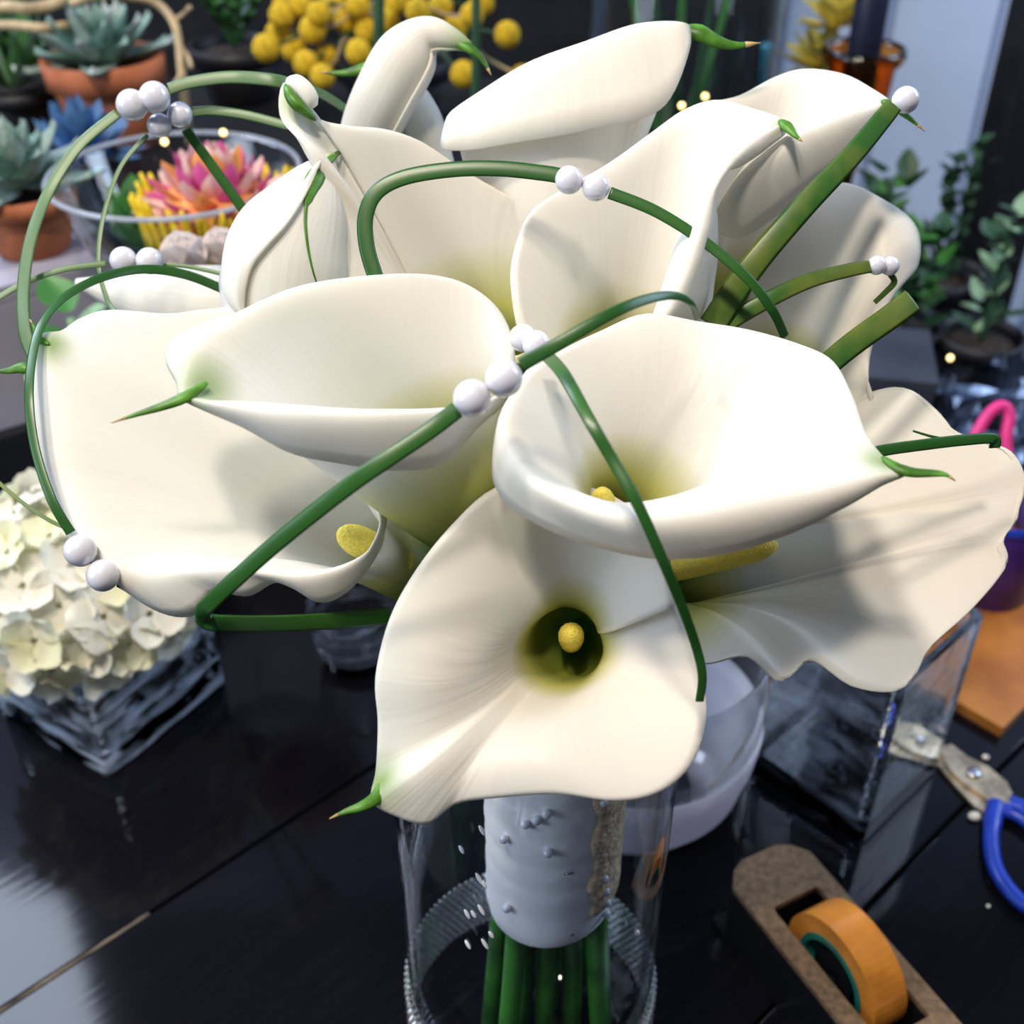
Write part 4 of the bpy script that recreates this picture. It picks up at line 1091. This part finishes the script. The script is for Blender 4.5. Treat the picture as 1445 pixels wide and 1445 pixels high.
# fern
pc = at(340, 130, 1.32); pc.z = 0.245
pot('black pot under the feathery fern behind the grass arch', pc, 0.05, 0.06, M['riser'])
r = empty('fern', pc + Vector((0, 0, 0.05)), 'feathery green fern at top left beside the yellow dried flowers', 'plant')
LF = [leaf_mesh('leaf', 0.028, 0.0042, M['leaf'], 0.2, n=4), leaf_mesh('leaf', 0.026, 0.004, M['leafdark'], 0.2, n=4)]
for k in range(11):
    az = k * 2.4 + 0.5; ln = 0.12 + 0.05 * random.random(); tl = 0.25 + 0.6 * random.random()
    dirh = Vector((math.cos(az), math.sin(az), 0)); b0 = pc + Vector((0, 0, 0.055))
    P = spline([b0, b0 + dirh * ln * 0.25 * tl * 2 + Vector((0, 0, ln * 0.55)), b0 + dirh * ln * 0.7 * tl * 1.6 + Vector((0, 0, ln * 0.8))], 12)
    fr = tube('frond_stem', P, [0.0012] * 12, M['leaf'], r, 5)
    for i in range(2, 12):
        t = (P[min(i + 1, 11)] - P[i - 1]).normalized()
        for sg in (-1, 1):
            side = t.cross(Vector((0, 0, 1))).normalized() * sg
            dv = (side + t * 0.5 + Vector((0, 0, 0.12))).normalized()
            q = dv.to_track_quat('Y', 'Z').to_matrix().to_4x4()
            inst(LF[(i + k) % 2], 'leaflet', Matrix.Translation(P[i]) @ q @ Matrix.Scale(1.25 - 0.07 * i, 4), r)

# craspedia in a dark pot
pc = at(560, 165, 1.25); pc.z = 0.245
pot('dark ceramic pot holding the yellow ball flowers, hidden behind the lilies', pc, 0.06, 0.07, M['riser'])
ballm = sphere_mesh('flower_ball', 0.0126, M['yball'], 18, 12)
balls = [(375, 68), (398, 22), (415, 70), (441, 42), (462, 80), (455, 108), (425, 8), (392, 48), (432, 90), (490, 30), (506, 74), (519, 44), (470, 8), (505, 8), (622, 10), (666, 22), (716, 49), (737, 109),
         (654, 105), (641, 42), (590, 16), (560, 4), (402, 2), (545, 30), (680, 4), (450, 20)]
where = ['leftmost, hanging lowest at the left', 'upper left of the bunch', 'left, touching the leftmost ball', 'left, above two hanging balls', 'left, partly behind another ball', 'left, lowest one above a green lily tip', 'at the top edge, left part',
         'left, above the leftmost ball', 'left, between two lower balls', 'beside the thick green stalk, upper', 'beside the thick green stalk, lower', 'touching the thick green stalk on its right', 'at the top edge, left of the stalk', 'at the top edge next to the stalk',
         'top, right of the hooded lily', 'right part, just left of the thin stalk', 'alone at right, upper of two', 'alone at right, lower of two', 'right part, beside the hooded lily tip', 'above the hooded lily tip', 'directly above the hooded lily', 'at the top edge above the hooded lily',
         'at the top edge, far left of the bunch', 'between stalk and hooded lily', 'at the top edge by the thin stalk', 'left part, behind the front balls']
for i, (x, y) in enumerate(balls):
    Z = 1.13 + 0.05 * ((i * 7) % 5) / 4
    c = at(x, y, Z)
    r = empty('billy_button', c, 'yellow ball flower ' + where[i], 'flower', 'yellow ball flowers behind the lilies')
    inst(ballm, 'flower_ball', Matrix.Translation(c) @ Matrix.Scale(0.95 + 0.12 * random.random(), 4), r)
    b0 = pc + Vector(((i % 5 - 2) * 0.010, (i % 3 - 1) * 0.010, 0.060))
    tube('stem', spline([c, c + Vector((0, 0.005, -0.008)) + (b0 - c) * 0.25 + Vector((0, 0, 0.02)), (c + b0) / 2 + Vector((0, 0, 0.03)), b0], 12), [0.0016] * 12, M['tanvine'] if i % 2 else M['leafdark'], r, 6)
for x, wpx, lab in ((529, 17, 'thick dark green stalk among the yellow ball flowers'), (668, 13, 'thinner dark green stalk right of the hooded lily')):
    b0 = at(x, 150, 1.08); b0.z = 0.245; t0 = at(x + 4, -60, 1.03)
    st = empty('flower_stalk', b0, lab, 'stalk', None)
    tube('stalk', spline([b0, b0 * 0.6 + t0 * 0.4, t0, t0 + Vector((0.002, 0.01, 0.15))], 14), [wpx * 0.5 * 1.05 / F] * 14, M['leafdark'], st, 9)

# glass compote with the pink and yellow bloom
gc = Vector((-0.254, 0.862, 0))
gb = empty('glass_compote', gc, 'wide clear glass compote holding the pink and yellow bloom', 'bowl')
lathe('glass_body', [(0.0, 0.0), (0.05, 0.0), (0.052, 0.004), (0.02, 0.012), (0.008, 0.03), (0.007, 0.12), (0.008, 0.235), (0.02, 0.252), (0.05, 0.264), (0.076, 0.29), (0.087, 0.318), (0.092, 0.332), (0.0935, 0.334), (0.0915, 0.336), (0.088, 0.333), (0.083, 0.318), (0.072, 0.293), (0.048, 0.269), (0.02, 0.258), (0.0, 0.256)], M['glass'], gb, 64, gc)
M['rimglass'] = pmatl('bowl_rim_glass', (0.62, 0.66, 0.74), 0.12, var=0.05, spec=0.9, translucent=0.6)
V, Fc = lathe_geo([(0.0928 + 0.0022 * math.cos(a), 0.3345 + 0.0018 * math.sin(a)) for a in [k * PI / 4 for k in range(8)]], 64, gc, True)
mesh_obj('rim', V, Fc, M['rimglass'], gb)
bcn = gc + Vector((0.034, -0.022, 0.304))
M['pmag'] = pmatl('magenta_petal', (0.62, 0.03, 0.28), 0.55, color2=(0.75, 0.16, 0.42), scale=60, translucent=0.2)
M['ppink'] = pmatl('pink_petal', (0.86, 0.48, 0.55), 0.55, color2=(0.88, 0.66, 0.58), scale=60, translucent=0.2)
M['porg'] = pmatl('orange_petal', (0.72, 0.20, 0.05), 0.55, color2=(0.85, 0.42, 0.12), scale=60, translucent=0.2)
M['pyel'] = pmatl('yellow_fringe', (0.78, 0.56, 0.015), 0.6, var=0.15, scale=60)
pb = empty('protea_bloom', bcn - Vector((0, 0, 0.02)), 'pink magenta and orange bloom with a yellow fringe in the glass compote', 'flower')
PM = [leaf_mesh('petal', 0.028, 0.0085, M[k], 0.5, 0.001) for k in ('pmag', 'ppink', 'porg', 'pmag', 'ppink')]
for i in range(60):
    t = (i + 0.5) / 60; az = i * 2.39996
    tl = 8 + 92 * t; rr = 0.034 * math.sqrt(t)
    Mx = Matrix.Translation(bcn + Vector((rr * math.cos(az), rr * math.sin(az), 0.034 - 0.026 * t))) @ Matrix.Rotation(az - PI / 2, 4, 'Z') @ Matrix.Rotation(math.radians(90 - tl), 4, 'X')
    inst(PM[(i * 3 + i // 4) % 5], 'petal', Mx, pb)
lathe('heart', [(0.0, 0.0), (0.035, 0.0), (0.044, 0.012), (0.034, 0.034), (0.0, 0.042)], M['porg'], pb, 24, bcn - Vector((0, 0, 0.008)))
sp_me = None
for i in range(64):
    az = 2 * PI * i / 64
    if sp_me is None:
        V, Fc = tube_geo([Vector((0, 0, 0)), Vector((0.001, 0, 0.015)), Vector((0.004, 0, 0.030)), Vector((0.006, 0, 0.036))], [0.0023, 0.0023, 0.0020, 0.0012], 6)
        o = mesh_obj('fringe', V, Fc, M['pyel']); sp_me = o.data; bpy.data.objects.remove(o); sp_me.name = 'fringe'
    rr = 0.050 + 0.004 * (i % 2)
    inst(sp_me, 'fringe', Matrix.Translation(bcn + Vector((rr * math.cos(az), rr * math.sin(az), -0.016 + 0.006 * random.random()))) @ Matrix.Rotation(az, 4, 'Z') @ Matrix.Scale(0.9 + 0.35 * random.random(), 4), pb)
# greenery inside the compote
gl = empty('salad_leaves', gc + Vector((-0.045, 0.01, 0.268)), 'loose green leaves lying in the left of the glass compote', 'leaves')
LG = [leaf_mesh('leaf', 0.06, 0.018, M['leaf'], 0.4), leaf_mesh('leaf', 0.055, 0.016, M['leafpale'], 0.4)]
plant(gl, LG, gc + Vector((-0.035, 0.005, 0.272)), 11, 20, 70, 1.0, 1.0, 0.4)

# pale pink blossom in front of the compote
M['rose'] = pmatl('pale_rose', (0.93, 0.84, 0.80), 0.6, var=0.05, scale=30, translucent=0.3)
for (x, y, Z, lab, hh) in ((262, 358, .74, 'pale pink rose in front of the glass compote rim', 1.0), (318, 352, .76, 'second pale pink rose, half hidden by the furled lily', 0.8)):
    c = at(x, y, Z)
    ro = empty('pale_rose', c, lab, 'flower', 'pale pink roses')
    RM = leaf_mesh('petal', 0.026, 0.015, M['rose'], 0.9, 0.0008, point=0.9)
    for i in range(16):
        az = i * 2.4; tl = 5 + 60 * i / 15
        inst(RM, 'petal', Matrix.Translation(c + Vector((0, 0, -0.012))) @ Matrix.Rotation(az - PI / 2, 4, 'Z') @ Matrix.Rotation(math.radians(90 - tl), 4, 'X') @ Matrix.Scale(0.7 + 0.3 * i / 15, 4), ro)
    tube('stem', spline([c - Vector((0, 0, 0.01)), Vector((-0.27, 0.742, 0.15)), Vector((-0.290, 0.738 + 0.01 * hh, 0.043))], 12), [0.0025] * 12, M['leaf'], ro, 6)

# leafy plant at left, standing on the table
pc = Vector((-0.300, 0.745, 0))
pot('small dark pot on the table under the round leaved plant', pc, 0.03, 0.05, M['riser'])
lp = empty('leafy_plant', pc + Vector((0, 0, 0.04)), 'round leaved green plant left of the pale lily', 'plant')
LG2 = [leaf_mesh('leaf', 0.05, 0.02, M['leaf'], 0.3, point=0.9), leaf_mesh('leaf', 0.045, 0.02, M['leafpale'], 0.3, point=0.9)]
tube('stem', spline([pc + Vector((0, 0, 0.04)), pc + Vector((-0.005, 0.0, 0.15)), pc + Vector((-0.012, 0.004, 0.27))], 10), [0.003] * 10, M['leafpale'], lp, 7)
for i in range(20):
    h = 0.05 + 0.225 * i / 19; az = i * 2.39996 + 0.7
    Mx = Matrix.Translation(pc + Vector((-0.012 * h / 0.27, 0.004 * h / .27, h))) @ Matrix.Rotation(az - PI / 2, 4, 'Z') @ Matrix.Rotation(0.35, 4, 'X') @ Matrix.Scale(1.0 - 0.3 * i / 19, 4)
    inst(LG2[0 if i % 3 else 1], 'leaf', Mx, lp)

# big glass vase with stems
gv = at(965, 60, 1.28); gv.z = 0
bv = empty('cylinder_vase', gv, 'large clear glass vase full of green stems at top centre', 'vase')
R0 = 0.105
lathe('glass_body', [(0.0, 0.0), (R0 - 0.004, 0.0), (R0, 0.004), (R0, 0.25), (R0, 0.44), (R0 - 0.002, 0.442), (R0 - 0.004, 0.44), (R0 - 0.004, 0.2), (R0 - 0.004, 0.02), (R0 - 0.01, 0.014), (0.0, 0.014)], M['glass'], bv, 64, gv)
labs = ['leftmost green stem leaning in the large glass vase', 'second green stem from left in the large glass vase', 'middle green stem in the large glass vase', 'fourth green stem from left in the large glass vase', 'rightmost green stem in the large glass vase']
for i in range(5):
    x = -0.07 + 0.032 * i
    b0 = gv + Vector((-x * 0.4, 0.02 * (i % 3 - 1), 0.017)); t0 = gv + Vector((x, 0.03 * ((i * 2) % 3 - 1), 0.40)); t1 = gv + Vector((x * 1.5, 0.05 * ((i * 2) % 3 - 1), 0.62))
    st = empty('green_stem', b0, labs[i], 'stem', 'stems in the large glass vase')
    tube('stem', spline([b0, (b0 + t0) / 2, t0, t1], 12), [0.004] * 12, M['leafdark' if i % 2 else 'leaf'], st, 7)
    inst(leaf_mesh('leaf', 0.10, 0.012, M['leafdark'], 0.4), 'leaf', Matrix.Translation((b0 + t0) / 2) @ Matrix.Rotation(i * 1.4, 4, 'Z') @ Matrix.Rotation(1.0, 4, 'X'), st)

# turquoise bottle beside the large vase
M['turq'] = pmatl('turquoise_glass', (0.03, 0.30, 0.42), 0.15, var=0.1, spec=0.8)
tb = at(1086, 60, 1.46); tb.z = 0
tq = empty('turquoise_bottle', tb, 'small turquoise bottle seen behind the large glass vase', 'bottle')
lathe('bottle_body', [(0.0, 0.0), (0.020, 0.0), (0.022, 0.004), (0.022, 0.17), (0.019, 0.19), (0.009, 0.205), (0.0, 0.206)], M['turq'], tq, 28, tb)
lathe('bottle_neck', [(0.0088, 0.204), (0.0088, 0.25), (0.010, 0.252), (0.010, 0.26), (0.0, 0.261)], M['turq'], tq, 20, tb)
# amber goblet
ac = at(1221, 60, 1.25); ac.z = 0
ag = empty('amber_goblet', ac, 'tall amber glass goblet in front of the pale wall at top right', 'goblet')
lathe('glass_body', [(0.0, 0.0), (0.040, 0.0), (0.042, 0.004), (0.015, 0.014), (0.009, 0.04), (0.010, 0.15), (0.014, 0.185), (0.028, 0.215), (0.034, 0.25), (0.037, 0.292), (0.044, 0.300), (0.0455, 0.306), (0.044, 0.312), (0.041, 0.313), (0.038, 0.306), (0.034, 0.294), (0.031, 0.25), (0.024, 0.22), (0.0, 0.205)], M['amber'], ag, 48, ac)
M['navy'] = pmatl('navy_candle', (0.012, 0.016, 0.04), 0.4, var=0.1)
cn = empty('taper_candle', ac + Vector((0, 0, 0.206)), 'dark navy candle standing in the amber goblet', 'candle')
lathe('wax', [(0.0, 0.207), (0.018, 0.221), (0.018, 0.38), (0.016, 0.384), (0.0, 0.386)], M['navy'], cn, 24, ac)
tube('wick', [ac + Vector((0, 0, 0.385)), ac + Vector((0, 0, 0.395)), ac + Vector((0.001, 0, 0.40))], [0.0009] * 3, M['dark'], cn, 6)

# yellow foliage plant
pc = at(1160, 95, 1.42); pc.z = 0.0
pot('tall dark pot under the golden leaved plant', pc, 0.055, 0.20, M['riser'])
r = empty('golden_plant', pc + Vector((0, 0, 0.17)), 'golden yellow leaved plant behind the amber goblet', 'plant')
LY = [leaf_mesh('leaf', 0.06, 0.02, M['leafyel'], 0.3), leaf_mesh('leaf', 0.055, 0.017, M['leafyel'], 0.1)]
for q in range(3):
    plant(r, LY, pc + Vector((0.012 * (q - 1), 0.01, 0.19 + 0.05 * q)), 14, 15, 85, 1.0, 1.0, 0.4, 0.004)

# plants against the pale wall
def shrub(label, x, y, Z, h, n, mats, L, W, ptlab):
    top = at(x, y, Z); base = Vector((top.x, top.y, 0))
    pot(ptlab, base, 0.045, 0.06, M['riser'])
    r = empty('shrub', base + Vector((0, 0, 0.05)), label, 'plant')
    LM = [leaf_mesh('leaf', L, W, M[m], 0.3) for m in mats]
    tube('stem', spline([base + Vector((0, 0, 0.05)), base * 0.5 + top * 0.5, top], 8), [0.003] * 8, M['leafdark'], r, 6)
    for i in range(n):
        t = i / (n - 1); z = 0.06 + (top.z - 0.06) * t; az = i * 2.39996
        Mx = Matrix.Translation(Vector((top.x, top.y, z)) + Vector((random.uniform(-h, h), random.uniform(-h, h), 0))) @ Matrix.Rotation(az - PI / 2, 4, 'Z') @ Matrix.Rotation(random.uniform(0.1, 0.9), 4, 'X')
        inst(LM[i % len(LM)], 'leaf', Mx, r)
    return r
shrub('round dark green shrub right of the amber goblet', 1262, 250, 1.28, 0.016, 34, ('leafdark', 'leaf'), 0.035, 0.012, 'black pot under the round dark green shrub')
shrub('tall thin sprig in front of the pale wall', 1352, 225, 1.30, 0.004, 26, ('leafdark',), 0.022, 0.008, 'black pot under the tall thin sprig')
shrub('low bushy plant between shrub and sprig', 1306, 318, 1.22, 0.020, 34, ('leafdark', 'leaf'), 0.03, 0.010, 'black pot under the low bushy plant')
shrub('leafy sprig left of the black post', 1385, 205, 1.30, 0.006, 22, ('leafdark',), 0.022, 0.008, 'black pot under the leafy sprig by the post')
shrub('pale green plant right of the black post', 1432, 300, 1.18, 0.014, 26, ('leafpale', 'leafdark'), 0.03, 0.009, 'black pot right of the post')

# black post and grey crate
pp = at(1398, 250, 1.48)
po = empty('support_post', Vector((pp.x + 0.02, pp.y, -0.9)), 'black square post standing at the right in front of the wall', 'post')
box('post', pp.x + 0.02, pp.y, -0.895, 2.55, 0.033, 0.033, M['dark'], po, 0.15, 0.003)
box('foot_plate', pp.x + 0.02, pp.y, -0.9, -0.8955, 0.06, 0.06, M['dark'], po, 0.15, 0.002)
cr_ = at(1296, 440, 1.06)
riser('grey_crate', cr_.x - 0.035, cr_.y + 0.05, 0.105, 0.075, 0.055, 'dark grey crate at right beyond the far right lily', M['darkgrey'], -0.2, 0.0, 'crate')

# dark cabinet added to keep the background black, left and middle
cb = empty('dark_backdrop', Vector((-0.62, 2.08, -0.9)), 'black display cabinet added for the darkness behind the plants', 'backdrop')
box('backdrop_body', -0.62, 2.12, -0.9, 1.1, 1.05, 0.15, M['dark'], cb, 0, 0.004)
for i in range(4):
    box('backdrop_panel', -1.40 + i * 0.52, 1.955, -0.86, 1.06, 0.25, 0.012, M['dark'], cb, 0, 0.004)

# cellophane wrap lying at right
def cello():
    m, nt, b = new_mat('cellophane'); N = nt.nodes; L = nt.links; N.remove(b)
    fr = N.new('ShaderNodeFresnel'); fr.inputs[0].default_value = 1.6
    t = N.new('ShaderNodeBsdfTransparent'); t.inputs[0].default_value = (0.86, 0.88, 0.93, 1)
    g = N.new('ShaderNodeBsdfGlossy'); g.inputs['Roughness'].default_value = 0.3; g.inputs[0].default_value = (0.13, 0.15, 0.20, 1)
    ms = N.new('ShaderNodeMixShader'); L.new(fr.outputs[0], ms.inputs[0]); L.new(t.outputs[0], ms.inputs[1]); L.new(g.outputs[0], ms.inputs[2])
    L.new(ms.outputs[0], N['Material Output'].inputs[0]); return m
M['cello'] = cello()
V = []; nx, ny = 46, 30
c0 = on_z(1190, 640); c0.z = 0
for i in range(nx):
    for j in range(ny):
        x = 0.42 * i / (nx - 1); y = 0.34 * j / (ny - 1)
        q = Vector((x * 4 + y * 9, y * 26 - x * 7, 0.3))
        z = 0.030 + 0.045 * abs(noise.noise(q)) + 0.02 * noise.noise(q * 2.3)
        V.append(Vector((0.30 + x, 0.845 + y * 0.9 + 0.12 * x, max(0.002, z))))
o = mesh_obj('cellophane_sheet', V, grid_faces(nx, ny, False), M['cello'], None, smooth=False)
tag(o, 'crumpled clear cellophane sheet lying on the table at right', 'plastic wrap')

# fairy lights
bmh = sphere_mesh('fairy_light', 0.0026, M['bulb'], 10, 6)
for (x, y, Z, lab) in ((232, 200, .84, 'tiny warm fairy light above the pink bloom'), (315, 187, .92, 'tiny warm fairy light right of the pink bloom'), (995, 136, .95, 'tiny warm fairy light above the upper centre lily'),
                       (962, 149, .95, 'dim warm fairy light beside the top centre lily'), (1341, 505, 1.0, 'tiny warm fairy light in the cellophane at right')):
    c = at(x, y, Z)
    r = empty('fairy_light', c, lab, 'light', 'fairy lights')
    inst(bmh, 'bulb', Matrix.Translation(c), r)
    zb = 0.336 if x == 232 else 0.002
    tube('wire', spline([c, c + Vector((0.004, 0.006, -0.02)), Vector((c.x + 0.006, c.y + 0.01, max(c.z - 0.08, 0.002))), Vector((c.x + 0.006, c.y + 0.012, 0.002))], 10), [0.0005] * 10, M['wire'], r, 5)
